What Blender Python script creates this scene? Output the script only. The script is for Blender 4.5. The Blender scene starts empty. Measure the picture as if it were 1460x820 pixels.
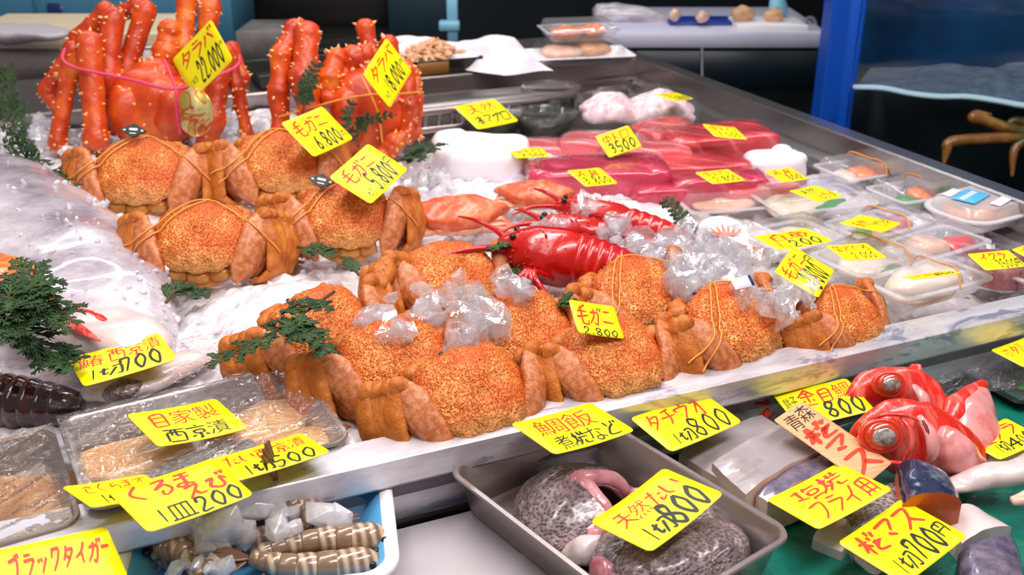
import bpy, math, random
import numpy as np
from mathutils import Matrix, Vector

# ------------------------------------------------------------------ camera, world, lamps, exposure
SC = bpy.context.scene
COL = SC.collection
FPX = 1500.0
CAM_H = 0.5
PITCH = math.atan(660 / 1500)
YAW = math.radians(23.6)
SC.view_settings.view_transform = 'Standard'
SC.view_settings.look = 'None'
SC.view_settings.gamma = 1.0
SC.view_settings.use_curve_mapping = False
SC.view_settings.exposure = 0.0
cd = bpy.data.cameras.new('camera')
cam = bpy.data.objects.new('camera', cd)
COL.objects.link(cam)
cam.location = (0, 0, CAM_H)
cam.rotation_euler = (math.pi / 2 - PITCH, 0, -YAW)
cd.sensor_width = 36.0
cd.lens = 36.0 * FPX / 1460
cd.clip_start = 0.02
cd.dof.use_dof = True
cd.dof.focus_distance = 1.0
cd.dof.aperture_fstop = 9.0
SC.camera = cam
wd = bpy.data.worlds.new('market_air')
SC.world = wd
wd.use_nodes = True
wd.node_tree.nodes['Background'].inputs[0].default_value = (1.0, 0.93, 0.95, 1)
wd.node_tree.nodes['Background'].inputs[1].default_value = 0.27
SC.cycles.use_denoising = True
SC.cycles.max_bounces = 10
SC.cycles.transparent_max_bounces = 24
SC.cycles.caustics_reflective = False
SC.cycles.caustics_refractive = False
SC.cycles.sample_clamp_indirect = 4.0


def lamp(name, loc, tgt, sx, sy, power, colr):
    d = bpy.data.lights.new(name, 'AREA')
    d.shape = 'RECTANGLE'
    d.size, d.size_y = sx, sy
    d.energy = power
    d.color = colr
    o = bpy.data.objects.new(name, d)
    COL.objects.link(o)
    o.location = loc
    o.rotation_euler = (Vector(tgt) - Vector(loc)).to_track_quat('-Z', 'Y').to_euler()
    return o


lamp('stall_lamp', (0.35, 1.35, 1.55), (0.45, 1.2, 0), 1.9, 0.22, 27, (1.0, 0.93, 0.90))
lamp('stall_lamp', (0.95, 0.35, 1.45), (0.75, 0.9, 0), 1.9, 0.22, 26, (1.0, 0.94, 0.94))
lamp('stall_lamp', (-0.5, 0.55, 1.2), (0.35, 1.1, 0), 0.3, 0.9, 4, (1.0, 0.92, 0.90))
lamp('tank_lamp', (2.7, 2.5, 0.9), (2.6, 2.3, 0), 0.5, 0.2, .45, (0.8, 0.85, 1.0))
lamp('back_counter_fill', (0.1, 2.6, 1.3), (0.0, 3.0, 0), 1.0, 0.2, 9, (0.95, 0.96, 1.0))  # unseen fill light, added to brighten the cream board at back left
lamp('back_shop_lamp', (1.2, 3.2, 1.9), (1.3, 3.6, 0), 1.2, 0.3, 14, (0.85, 0.93, 1.0))

# ------------------------------------------------------------------ layout helpers
_cp, _sp, _cy, _sy = math.cos(PITCH), math.sin(PITCH), math.cos(YAW), math.sin(YAW)
FW = np.array([_sy * _cp, _cy * _cp, -_sp])
RT = np.array([_cy, -_sy, 0.0])
UP = np.cross(RT, FW)
CP = np.array([0, 0, CAM_H])


def ray(x, y):
    return FW + RT * (x - 730) / FPX - UP * (y - 410) / FPX


def at(x, y, z=0.0):
    """the point on the level plane z that the photograph shows at pixel x, y"""
    d = ray(x, y)
    return CP + d * (z - CAM_H) / d[2]


def P(x, y, t):
    return CP + ray(x, y) * t


def dep(p):
    return float((np.asarray(p) - CP) @ FW)


def rz(a):
    a = math.radians(a)
    return np.array([[math.cos(a), -math.sin(a), 0], [math.sin(a), math.cos(a), 0], [0, 0, 1.0]])


def rx(a):
    a = math.radians(a)
    return np.array([[1.0, 0, 0], [0, math.cos(a), -math.sin(a)], [0, math.sin(a), math.cos(a)]])


def ry(a):
    a = math.radians(a)
    return np.array([[math.cos(a), 0, math.sin(a)], [0, 1.0, 0], [-math.sin(a), 0, math.cos(a)]])


def nrm(v):
    v = np.asarray(v, float)
    return v / (np.linalg.norm(v) + 1e-12)


# ------------------------------------------------------------------ noise
def _hash(i, j, k, s):
    h = (i * 374761393 + j * 668265263 + k * 2147483647 + s * 974711) & 0xFFFFFFFF
    h = ((h ^ (h >> 13)) * 1274126177) & 0xFFFFFFFF
    h = ((h ^ (h >> 16)) * 2246822519) & 0xFFFFFFFF
    return ((h ^ (h >> 15)) & 0xFFFF) / 65535.0


def vn(p, seed=0):
    p = np.asarray(p, float) + 1000.0
    i = np.floor(p).astype(np.int64)
    f = p - i
    f = f * f * (3 - 2 * f)
    r = 0
    for a in (0, 1):
        for b in (0, 1):
            for c in (0, 1):
                w = (f[:, 0] if a else 1 - f[:, 0]) * (f[:, 1] if b else 1 - f[:, 1]) * (f[:, 2] if c else 1 - f[:, 2])
                r = r + w * _hash(i[:, 0] + a, i[:, 1] + b, i[:, 2] + c, seed)
    return r


def fbm(p, oct=3, seed=0):
    r, a, t = 0, 1.0, 0
    p = np.asarray(p, float)
    for o in range(oct):
        r = r + a * vn(p * 2 ** o, seed + o)
        t += a
        a *= 0.5
    return r / t


def worley(p, seed=0):
    p = np.asarray(p, float) + 1000.0
    i = np.floor(p).astype(np.int64)
    best = np.full(len(p), 9.0)
    val = np.zeros(len(p))
    for a in (-1, 0, 1):
        for b in (-1, 0, 1):
            for c in (-1, 0, 1):
                q = i + np.array([a, b, c])
                o = np.stack([_hash(q[:, 0], q[:, 1], q[:, 2], seed + s) for s in (1, 2, 3)], 1)
                d = np.linalg.norm(q + o - p, axis=1)
                v = _hash(q[:, 0], q[:, 1], q[:, 2], seed + 9)
                m = d < best
                best[m] = d[m]
                val[m] = v[m]
    return best, val


# ------------------------------------------------------------------ geometry
class Geo:
    def __init__(s):
        s.V, s.F, s.I, s.n = [], [], [], 0

    def add(s, g, mi=0):
        V, F = g
        V = np.asarray(V, float)
        s.V.append(V)
        s.F += [tuple(i + s.n for i in f) for f in F]
        s.I += [mi] * len(F)
        s.n += len(V)
        return s

    def verts(s):
        return np.concatenate(s.V)


def cat(pts, n):
    p = np.asarray(pts, float)
    if p.ndim == 1:
        p = p[:, None]
    m = len(p)
    if m == 1:
        return np.repeat(p, n, 0)
    e = np.concatenate([[2 * p[0] - p[1]], p, [2 * p[-1] - p[-2]]])
    t = np.linspace(0, m - 1, n)
    i = np.minimum(t.astype(int), m - 2)
    f = (t - i)[:, None]
    a, b, c, d = e[i], e[i + 1], e[i + 2], e[i + 3]
    return 0.5 * (2 * b + (c - a) * f + (2 * a - 5 * b + 4 * c - d) * f ** 2 + (3 * b - a - 3 * c + d) * f ** 3)


def rings(R, cap0=True, cap1=True, closed=False):
    m = len(R[0])
    V = np.concatenate(R)
    F = []
    k = len(R)
    for i in range(k - 1 + (1 if closed else 0)):
        a, b = i * m, ((i + 1) % k) * m
        for j in range(m):
            q = (j + 1) % m
            F.append((a + j, a + q, b + q, b + j))
    if closed:
        return V, F
    ex = []
    if cap0:
        ex.append(R[0].mean(0))
        c = len(V) + len(ex) - 1
        F += [(c, (j + 1) % m, j) for j in range(m)]
    if cap1:
        ex.append(R[-1].mean(0))
        c = len(V) + len(ex) - 1
        a = (k - 1) * m
        F += [(c, a + j, a + (j + 1) % m) for j in range(m)]
    if ex:
        V = np.concatenate([V, np.array(ex)])
    return V, F


def tube(path, rad, seg=10, n=None, up=None, rnd=True, flat=1.0):
    path = np.asarray(path, float)
    n = n or (max(8, len(path) * 4))
    p = cat(path, n)
    r = np.asarray(rad, float)
    if r.ndim == 0:
        r = np.array([r])
    if r.ndim == 1:
        r = np.stack([r, r * flat], 1)
    r = np.abs(cat(r, n)) if len(r) > 1 else np.repeat(r, n, 0)
    T = np.gradient(p, axis=0)
    T /= np.linalg.norm(T, axis=1)[:, None] + 1e-12
    if rnd:
        e0, e1 = r[0].min(), r[-1].min()
        p = np.concatenate([[p[0] - T[0] * e0 * .85, p[0] - T[0] * e0 * .55], p, [p[-1] + T[-1] * e1 * .55, p[-1] + T[-1] * e1 * .85]])
        r = np.concatenate([[r[0] * .45, r[0] * .82], r, [r[-1] * .82, r[-1] * .45]])
        T = np.concatenate([T[:1], T[:1], T, T[-1:], T[-1:]])
    u = np.asarray(up, float) if up is not None else (np.array([0, 0, 1.0]) if abs(T[0][2]) < .9 else np.array([0, 1.0, 0]))
    R = []
    an = np.arange(seg) * 2 * math.pi / seg
    for i in range(len(p)):
        s = np.cross(T[i], u)
        if np.linalg.norm(s) < 1e-6:
            s = np.cross(T[i], [1, 0.1, 0])
        s = nrm(s)
        w = np.cross(s, T[i])
        if up is None:
            u = w
        R.append(p[i] + np.outer(np.cos(an), s) * r[i][0] + np.outer(np.sin(an), w) * r[i][1])
    return rings(R)


def ell(c, ax, rad, nu=20, nv=14, e1=1.0, e2=1.0):
    """superellipsoid; ax columns are the axes, e<1 makes it boxier"""
    ax = np.eye(3) if ax is None else ax
    f = lambda v, e: np.sign(v) * np.abs(v) ** e
    ph = np.linspace(-math.pi / 2, math.pi / 2, nv)[1:-1]
    th = np.arange(nu) * 2 * math.pi / nu
    R = []
    for q in ph:
        x = f(np.cos(q), e1) * f(np.cos(th), e2)
        y = f(np.cos(q), e1) * f(np.sin(th), e2)
        z = np.full(nu, f(np.sin(q), e1))
        R.append(np.stack([x * rad[0], y * rad[1], z * rad[2]], 1))
    V, F = rings(R)
    V[-2] = [0, 0, -rad[2]]
    V[-1] = [0, 0, rad[2]]
    return np.asarray(c) + V @ np.asarray(ax).T, F


def box(c, sz, ax=None, r=0.0):
    """box with bevelled edges"""
    if r:
        e = min(r / min(sz) * 2, .9)
    x, y, z = (v / 2 for v in sz)
    ax = np.eye(3) if ax is None else ax
    r = r or 0.0004
    R = []
    for zz, i in ((-z, r), (-z + r, 0), (z - r, 0), (z, r)):
        q = rrect(2 * (x - i), 2 * (y - i), r, 2)
        R.append(np.concatenate([q, np.full((len(q), 1), zz)], 1))
    V, F = rings(R)
    return np.asarray(c) + V @ np.asarray(ax).T, F


def rrect(w, d, r, n=4):
    r = min(r, w / 2 * .98, d / 2 * .98)
    o = []
    for cx, cy, a0 in ((w / 2 - r, d / 2 - r, 0), (-w / 2 + r, d / 2 - r, 90), (-w / 2 + r, -d / 2 + r, 180), (w / 2 - r, -d / 2 + r, 270)):
        for k in range(n + 1):
            a = math.radians(a0 + 90 * k / n)
            o.append((cx + r * math.cos(a), cy + r * math.sin(a)))
    return np.array(o)


def stack(w, d, r, prof, n=6, ax=None, c=(0, 0, 0), cap0=True, cap1=True):
    """rounded rectangle rings; prof = [(inset, z)]"""
    R = []
    for i, z in prof:
        q = rrect(w - 2 * i, d - 2 * i, max(r - i, .0015), n)
        R.append(np.concatenate([q, np.full((len(q), 1), z)], 1))
    V, F = rings(R, cap0, cap1)
    if ax is not None:
        V = V @ np.asarray(ax).T
    return V + np.asarray(c), F


def tray_prof(h, taper, rim, th):
    return [(taper + rim + .004, 0), (taper + rim, .003), (rim, h - .003), (0.001, h - .003), (0, h - .0015), (.001, h), (rim - .001, h), (rim + th, h - .002), (taper + rim + th, .006), (taper + rim + th + .005, .003)]


def cone(p, nv, r, h, seg=5):
    nv = nrm(nv)
    s = nrm(np.cross(nv, [0.31, 0.2, 0.93]))
    w = np.cross(nv, s)
    an = np.arange(seg) * 2 * math.pi / seg
    B = p + np.outer(np.cos(an), s) * r + np.outer(np.sin(an), w) * r
    M = p + nv * h * .55 + np.outer(np.cos(an), s) * r * .5 + np.outer(np.sin(an), w) * r * .5
    return rings([B, M, np.repeat([p + nv * h], seg, 0) + (M - M.mean(0)) * .15], False, True)


def grid(nx, ny, fn):
    u, v = np.meshgrid(np.linspace(0, 1, nx), np.linspace(0, 1, ny))
    V = fn(u.ravel(), v.ravel())
    F = [(j * nx + i, j * nx + i + 1, (j + 1) * nx + i + 1, (j + 1) * nx + i) for j in range(ny - 1) for i in range(nx - 1)]
    return V, F


def lathe(prof, seg=28, c=(0, 0, 0)):
    an = np.arange(seg) * 2 * math.pi / seg
    R = [np.stack([np.cos(an) * r, np.sin(an) * r, np.full(seg, z)], 1) for r, z in prof]
    V, F = rings(R)
    return V + np.asarray(c), F


def wob(g, amp, freq, seed=0, oct=2):
    V, F = g
    V = np.asarray(V, float)
    d = np.stack([fbm(V * freq, oct, seed + 11 * k) - .5 for k in range(3)], 1)
    return V + d * amp * 2, F


def xf(g, R=None, t=(0, 0, 0), s=1.0):
    V = np.asarray(g[0]) * s
    if R is not None:
        V = V @ np.asarray(R).T
    return V + np.asarray(t), g[1]


# ------------------------------------------------------------------ scene objects
ORG = {}


def mesh_of(name, g, mats, smooth=True):
    if not isinstance(g, Geo):
        g = Geo().add(g)
    me = bpy.data.meshes.new(name)
    V = g.verts()
    me.from_pydata(V.tolist(), [], g.F)
    for m in (mats if isinstance(mats, (list, tuple)) else [mats]):
        me.materials.append(m)
    if any(g.I):
        me.polygons.foreach_set('material_index', g.I)
    me.polygons.foreach_set('use_smooth', [smooth] * len(g.F))
    me.update()
    return me


def obj(name, g, mats, parent=None, smooth=True, sharp=None, base=None):
    """ONE mesh object. World coordinates in; the origin goes to the base of the thing (or to the parent's)."""
    if not isinstance(g, Geo):
        g = Geo().add(g)
    V = g.verts()
    if parent is None:
        L = np.array([(V[:, 0].min() + V[:, 0].max()) / 2, (V[:, 1].min() + V[:, 1].max()) / 2, V[:, 2].min()]) if base is None else np.asarray(base)
    else:
        L = ORG[parent.name]
    g2 = Geo()
    g2.V, g2.F, g2.I, g2.n = [V - L], g.F, g.I, g.n
    me = mesh_of(name, g2, mats, smooth)
    o = bpy.data.objects.new(name, me)
    COL.objects.link(o)
    ORG[o.name] = L
    if parent is None:
        o.location = L.tolist()
    else:
        o.parent = parent
    if sharp:
        try:
            me.set_sharp_from_angle(angle=math.radians(sharp))
        except Exception:
            pass
    return o


def tag(o, label, cat_, group=None, kind=None):
    o['label'] = label
    o['category'] = cat_
    if group:
        o['group'] = group
    if kind:
        o['kind'] = kind
    return o


def thing(name, label, cat_, loc=(0, 0, 0), group=None):
    o = bpy.data.objects.new(name, None)
    o.empty_display_size = .02
    COL.objects.link(o)
    o.location = tuple(float(v) for v in loc)
    ORG[o.name] = np.asarray(loc, float)
    return tag(o, label, cat_, group)


def struct(name, g, m, smooth=False, parent=None):
    o = obj(name, g, m, parent, smooth)
    if parent is None:
        o['kind'] = 'structure'
    return o


KIDS = {}


def copy_tree(o, parent=None):
    c = o.copy()
    COL.objects.link(c)
    ORG[c.name] = ORG.get(o.name, np.zeros(3))
    if parent:
        c.parent = parent
    for ch in list(o.children):
        copy_tree(ch, c)
    return c


def place(o, p, R, s=1.0):
    M = np.eye(4)
    M[:3, :3] = np.asarray(R) * s
    M[:3, 3] = p
    o.matrix_world = Matrix(M.tolist())


# ------------------------------------------------------------------ materials
def hx(h):
    h = h.lstrip('#')
    c = [int(h[i:i + 2], 16) / 255 for i in (0, 2, 4)]
    return tuple((x / 12.92 if x <= .04045 else ((x + .055) / 1.055) ** 2.4) for x in c) + (1.0,)


class NT:
    def __init__(s, name):
        s.m = bpy.data.materials.new(name)
        s.m.use_nodes = True
        s.t = s.m.node_tree
        s.b = s.t.nodes['Principled BSDF']
        s.out = s.t.nodes['Material Output']
        s.tc = None

    def n(s, ty, **k):
        x = s.t.nodes.new(ty)
        for a, v in k.items():
            setattr(x, a, v)
        return x

    def l(s, a, b):
        s.t.links.new(a, b)

    def co(s, scale=(1, 1, 1), rot=(0, 0, 0)):
        if s.tc is None:
            s.tc = s.n('ShaderNodeTexCoord')
        mp = s.n('ShaderNodeMapping')
        mp.inputs['Scale'].default_value = scale
        mp.inputs['Rotation'].default_value = rot
        s.l(s.tc.outputs['Object'], mp.inputs['Vector'])
        return mp.outputs[0]

    def noise(s, scale, detail=3, rough=.55, stretch=(1, 1, 1), rot=(0, 0, 0), dist=0.0):
        x = s.n('ShaderNodeTexNoise')
        x.inputs['Scale'].default_value = scale
        x.inputs['Detail'].default_value = detail
        x.inputs['Roughness'].default_value = rough
        x.inputs['Distortion'].default_value = dist
        s.l(s.co(stretch, rot), x.inputs['Vector'])
        return x.outputs['Fac']

    def vor(s, scale, feature='F1', stretch=(1, 1, 1), rnd=1.0):
        x = s.n('ShaderNodeTexVoronoi', feature=feature)
        x.inputs['Scale'].default_value = scale
        x.inputs['Randomness'].default_value = rnd
        s.l(s.co(stretch), x.inputs['Vector'])
        return x.outputs['Distance']

    def ramp(s, fac, stops):
        x = s.n('ShaderNodeValToRGB')
        e = x.color_ramp.elements
        while len(e) < len(stops):
            e.new(.5)
        for k, (p, c) in enumerate(stops):
            e[k].position = p
            e[k].color = c if not isinstance(c, (int, float)) else (c, c, c, 1)
        s.l(fac, x.inputs[0])
        return x.outputs[0]

    def mix(s, fac, a, b, mode='MIX'):
        x = s.n('ShaderNodeMix', data_type='RGBA', blend_type=mode)
        for sock, v in ((x.inputs[0], fac), (x.inputs[6], a), (x.inputs[7], b)):
            if hasattr(v, 'is_output'):
                s.l(v, sock)
            else:
                sock.default_value = v
        return x.outputs[2]

    def bump(s, h, strength, dist=.001, prev=None):
        x = s.n('ShaderNodeBump')
        x.inputs['Strength'].default_value = strength
        x.inputs['Distance'].default_value = dist
        s.l(h, x.inputs['Height'])
        if prev is not None:
            s.l(prev, x.inputs['Normal'])
        return x.outputs[0]

    def sheen(s, nb, base, gain):
        """Schlick reflectance of a thin sheet, on the outer side only"""
        lw = s.n('ShaderNodeLayerWeight')
        lw.inputs[0].default_value = .5
        s.l(nb, lw.inputs['Normal'])
        pw = s.n('ShaderNodeMath', operation='POWER')
        s.l(lw.outputs['Facing'], pw.inputs[0])
        pw.inputs[1].default_value = 4.0
        ma = s.n('ShaderNodeMath', operation='MULTIPLY_ADD')
        s.l(pw.outputs[0], ma.inputs[0])
        ma.inputs[1].default_value = gain
        ma.inputs[2].default_value = base
        ge = s.n('ShaderNodeNewGeometry')
        iv = s.n('ShaderNodeMath', operation='MULTIPLY_ADD')
        s.l(ge.outputs['Backfacing'], iv.inputs[0])
        iv.inputs[1].default_value = -.85
        iv.inputs[2].default_value = 1.0
        mu = s.n('ShaderNodeMath', operation='MULTIPLY', use_clamp=True)
        s.l(ma.outputs[0], mu.inputs[0])
        s.l(iv.outputs[0], mu.inputs[1])
        return mu

    def set(s, **k):
        for a, v in k.items():
            a = a.replace('_', ' ')
            if hasattr(v, 'is_output'):
                s.l(v, s.b.inputs[a])
            else:
                s.b.inputs[a].default_value = v
        return s


def simple(name, c, rough=.5, metal=0.0, noise=None, bump=None, spec=.5, coat=0.0, **kw):
    """noise=(scale, hex, lo, hi[, stretch]); bump=(scale, strength[, dist[, stretch]])"""
    t = NT(name)
    col = hx(c)
    if noise:
        st = noise[4] if len(noise) > 4 else (1, 1, 1)
        f = t.noise(noise[0], 4, .6, st)
        t.set(Base_Color=t.ramp(f, [(noise[2], col), (noise[3], hx(noise[1]))]))
    else:
        t.set(Base_Color=col)
    t.set(Roughness=rough, Metallic=metal, Specular_IOR_Level=spec, Coat_Weight=coat, Coat_Roughness=.08)
    if bump:
        st = bump[3] if len(bump) > 3 else (1, 1, 1)
        t.set(Normal=t.bump(t.noise(bump[0], 4, .6, st), bump[1], bump[2] if len(bump) > 2 else .001))
    for a, v in kw.items():
        t.set(**{a: v})
    return t.m


def film_mat(name, fac=.10, scale=40, stretch=(1, 1, 1), strength=.6, rough=.08, milky=0.0, tint=(1, 1, 1, 1)):
    t = NT(name)
    tr = t.n('ShaderNodeBsdfTransparent')
    tr.inputs[0].default_value = tint
    t.set(Base_Color=(.9, .9, .92, 1), Roughness=rough, Metallic=0.0, Specular_IOR_Level=1.0)
    gl = t.n('ShaderNodeBsdfGlossy')
    gl.inputs['Roughness'].default_value = rough
    nb = t.bump(t.ramp(t.noise(scale, 3, .5, stretch, dist=.6), [(.42, 0.0), (.5, 1.0), (.58, 0.0)]), strength * .6, .003, t.bump(t.noise(scale, 3, .5, stretch, dist=.6), strength, .004))
    t.l(nb, gl.inputs['Normal'])
    ma = t.sheen(nb, fac, .75)
    mx = t.n('ShaderNodeMixShader')
    t.l(ma.outputs[0], mx.inputs[0])
    t.l(tr.outputs[0], mx.inputs[1])
    t.l(gl.outputs[0], mx.inputs[2])
    last = mx
    if milky:
        df = t.n('ShaderNodeBsdfDiffuse')
        df.inputs[0].default_value = (.9, .88, .92, 1)
        m2 = t.n('ShaderNodeMixShader')
        m2.inputs[0].default_value = milky
        t.l(mx.outputs[0], m2.inputs[1])
        t.l(df.outputs[0], m2.inputs[2])
        last = m2
    t.l(last.outputs[0], t.out.inputs[0])
    return t.m


def crab_shell():
    t = NT('hairy_crab_shell')
    d = t.vor(470)
    spots = t.ramp(d, [(.08, hx('#963a06')), (.3, hx('#c05a10')), (.5, hx('#dc8630')), (.8, hx('#f2b468'))])
    big = t.noise(28, 4, .6)
    c = t.mix(t.ramp(big, [(.36, .1), (.62, .75)]), spots, hx('#cc4c0c'))
    sx = t.n('ShaderNodeSeparateXYZ')
    t.l(t.co(), sx.inputs[0])
    mr = t.n('ShaderNodeMapRange')
    mr.inputs[1].default_value, mr.inputs[2].default_value = -.022, -.044
    t.l(sx.outputs[1], mr.inputs[0])
    c = t.mix(mr.outputs[0], c, t.mix(.45, spots, hx('#ecb472')))
    t.set(Base_Color=c, Roughness=.5, Coat_Weight=.10, Coat_Roughness=.3, Specular_IOR_Level=.35)
    h = t.mix(.5, t.ramp(d, [(0, 1.0), (.5, 0)]), t.noise(900, 2))
    t.set(Normal=t.bump(h, .9, .0013))
    return t.m


def crab_leg_mat():
    t = NT('hairy_crab_leg')
    n1 = t.noise(60, 4, .6)
    c = t.ramp(n1, [(.3, hx('#a04c10')), (.5, hx('#c06a22')), (.72, hx('#d4863e'))])
    d = t.vor(500)
    c = t.mix(t.ramp(d, [(.1, .55), (.4, 0)]), c, hx('#a1430a'))
    t.set(Base_Color=c, Roughness=.48, Coat_Weight=.12, Coat_Roughness=.3, Specular_IOR_Level=.35, Normal=t.bump(t.noise(420, 3), .8, .001))
    return t.m


def king_mat():
    t = NT('king_crab_shell')
    c = t.ramp(t.noise(16, 4, .6), [(.33, hx('#b02a06')), (.52, hx('#d2480a')), (.72, hx('#e67a1c'))])
    t.set(Base_Color=c, Roughness=.42, Coat_Weight=.2, Coat_Roughness=.2, Normal=t.bump(t.noise(120, 4), .8, .0015))
    return t.m


def steel(name, c, rough, streak=(3, 60, 60), metal=.9, var=.25):
    t = NT(name)
    n1 = t.noise(4, 5, .65, streak)
    t.set(Base_Color=t.ramp(n1, [(.3, tuple(v * (1 - var) for v in hx(c)[:3]) + (1,)), (.7, hx(c))]), Metallic=metal,
          Roughness=rough, Normal=t.bump(t.noise(9, 4, .6, streak), .12, .001))
    return t.m


def rim_mat():
    t = NT('wet_rim_steel')
    n1 = t.noise(4, 5, .65, (3, 10, 10))
    c = t.ramp(n1, [(.3, hx('#c2bdc4')), (.7, hx('#f0eef4'))])
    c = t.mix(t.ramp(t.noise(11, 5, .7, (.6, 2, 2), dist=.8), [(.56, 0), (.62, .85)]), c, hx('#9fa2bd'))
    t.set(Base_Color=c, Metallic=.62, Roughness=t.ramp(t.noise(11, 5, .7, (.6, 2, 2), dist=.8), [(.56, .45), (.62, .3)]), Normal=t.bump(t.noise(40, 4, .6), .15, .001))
    return t.m


def scale_mat(name, dark, light, sc=170, rough=.25):
    t = NT(name)
    d = t.vor(sc, 'F1', (1, 1.7, 1.3))
    c = t.ramp(d, [(.1, hx(dark)), (.42, hx(dark)), (.7, hx(light))])
    c = t.mix(t.ramp(t.noise(22, 4), [(.3, .75), (.5, 0)]), c, tuple(v * .42 for v in hx(dark)[:3]) + (1,))
    c = t.mix(t.ramp(t.noise(34, 4), [(.56, 0), (.7, .55)]), c, hx('#c9aeb0'))
    t.set(Base_Color=c, Roughness=rough, Coat_Weight=.5, Coat_Roughness=.12, Normal=t.bump(t.ramp(d, [(0, 1.0), (.6, 0)]), .9, .0015))
    return t.m


def tuna_mat(name, a, b, sc=9):
    t = NT(name)
    w = t.n('ShaderNodeTexWave', wave_type='BANDS', bands_direction='DIAGONAL')
    w.inputs['Scale'].default_value = sc
    w.inputs['Distortion'].default_value = 3
    w.inputs['Detail'].default_value = 2
    t.l(t.co(), w.inputs['Vector'])
    c = t.ramp(w.outputs['Fac'], [(0, hx(b)), (.12, hx(a)), (1, hx(a))])
    c = t.mix(t.ramp(t.noise(20, 3), [(.35, 0), (.75, .4)]), c, hx(b))
    t.set(Base_Color=c, Roughness=.22, Coat_Weight=.7, Coat_Roughness=.08, Normal=t.bump(t.noise(60, 3), .25, .001))
    return t.m


def ice_mat(name, white, rough=.08):
    """wet ice: clear with bright glints, frosted white inside in patches"""
    t = NT(name)
    nb = t.bump(t.noise(90, 2, .5, dist=.5), .4, .003)
    tr = t.n('ShaderNodeBsdfTransparent')
    tr.inputs[0].default_value = (.97, .97, .98, 1)
    gl = t.n('ShaderNodeBsdfGlossy')
    gl.inputs['Roughness'].default_value = rough
    t.l(nb, gl.inputs['Normal'])
    df = t.n('ShaderNodeBsdfDiffuse')
    df.inputs[0].default_value = (.93, .92, .95, 1)
    tl = t.n('ShaderNodeBsdfTranslucent')
    tl.inputs[0].default_value = (.93, .92, .95, 1)
    m0 = t.n('ShaderNodeMixShader')
    m0.inputs[0].default_value = .4
    t.l(df.outputs[0], m0.inputs[1])
    t.l(tl.outputs[0], m0.inputs[2])
    m1 = t.n('ShaderNodeMixShader')
    t.l(t.ramp(t.noise(70, 3), [(.3, max(white - .2, .04)), (.7, min(white + .25, 1.0))]), m1.inputs[0])
    t.l(tr.outputs[0], m1.inputs[1])
    t.l(m0.outputs[0], m1.inputs[2])
    ma = t.sheen(nb, .10, .7)
    m2 = t.n('ShaderNodeMixShader')
    t.l(ma.outputs[0], m2.inputs[0])
    t.l(m1.outputs[0], m2.inputs[1])
    t.l(gl.outputs[0], m2.inputs[2])
    t.l(m2.outputs[0], t.out.inputs[0])
    return t.m


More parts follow.
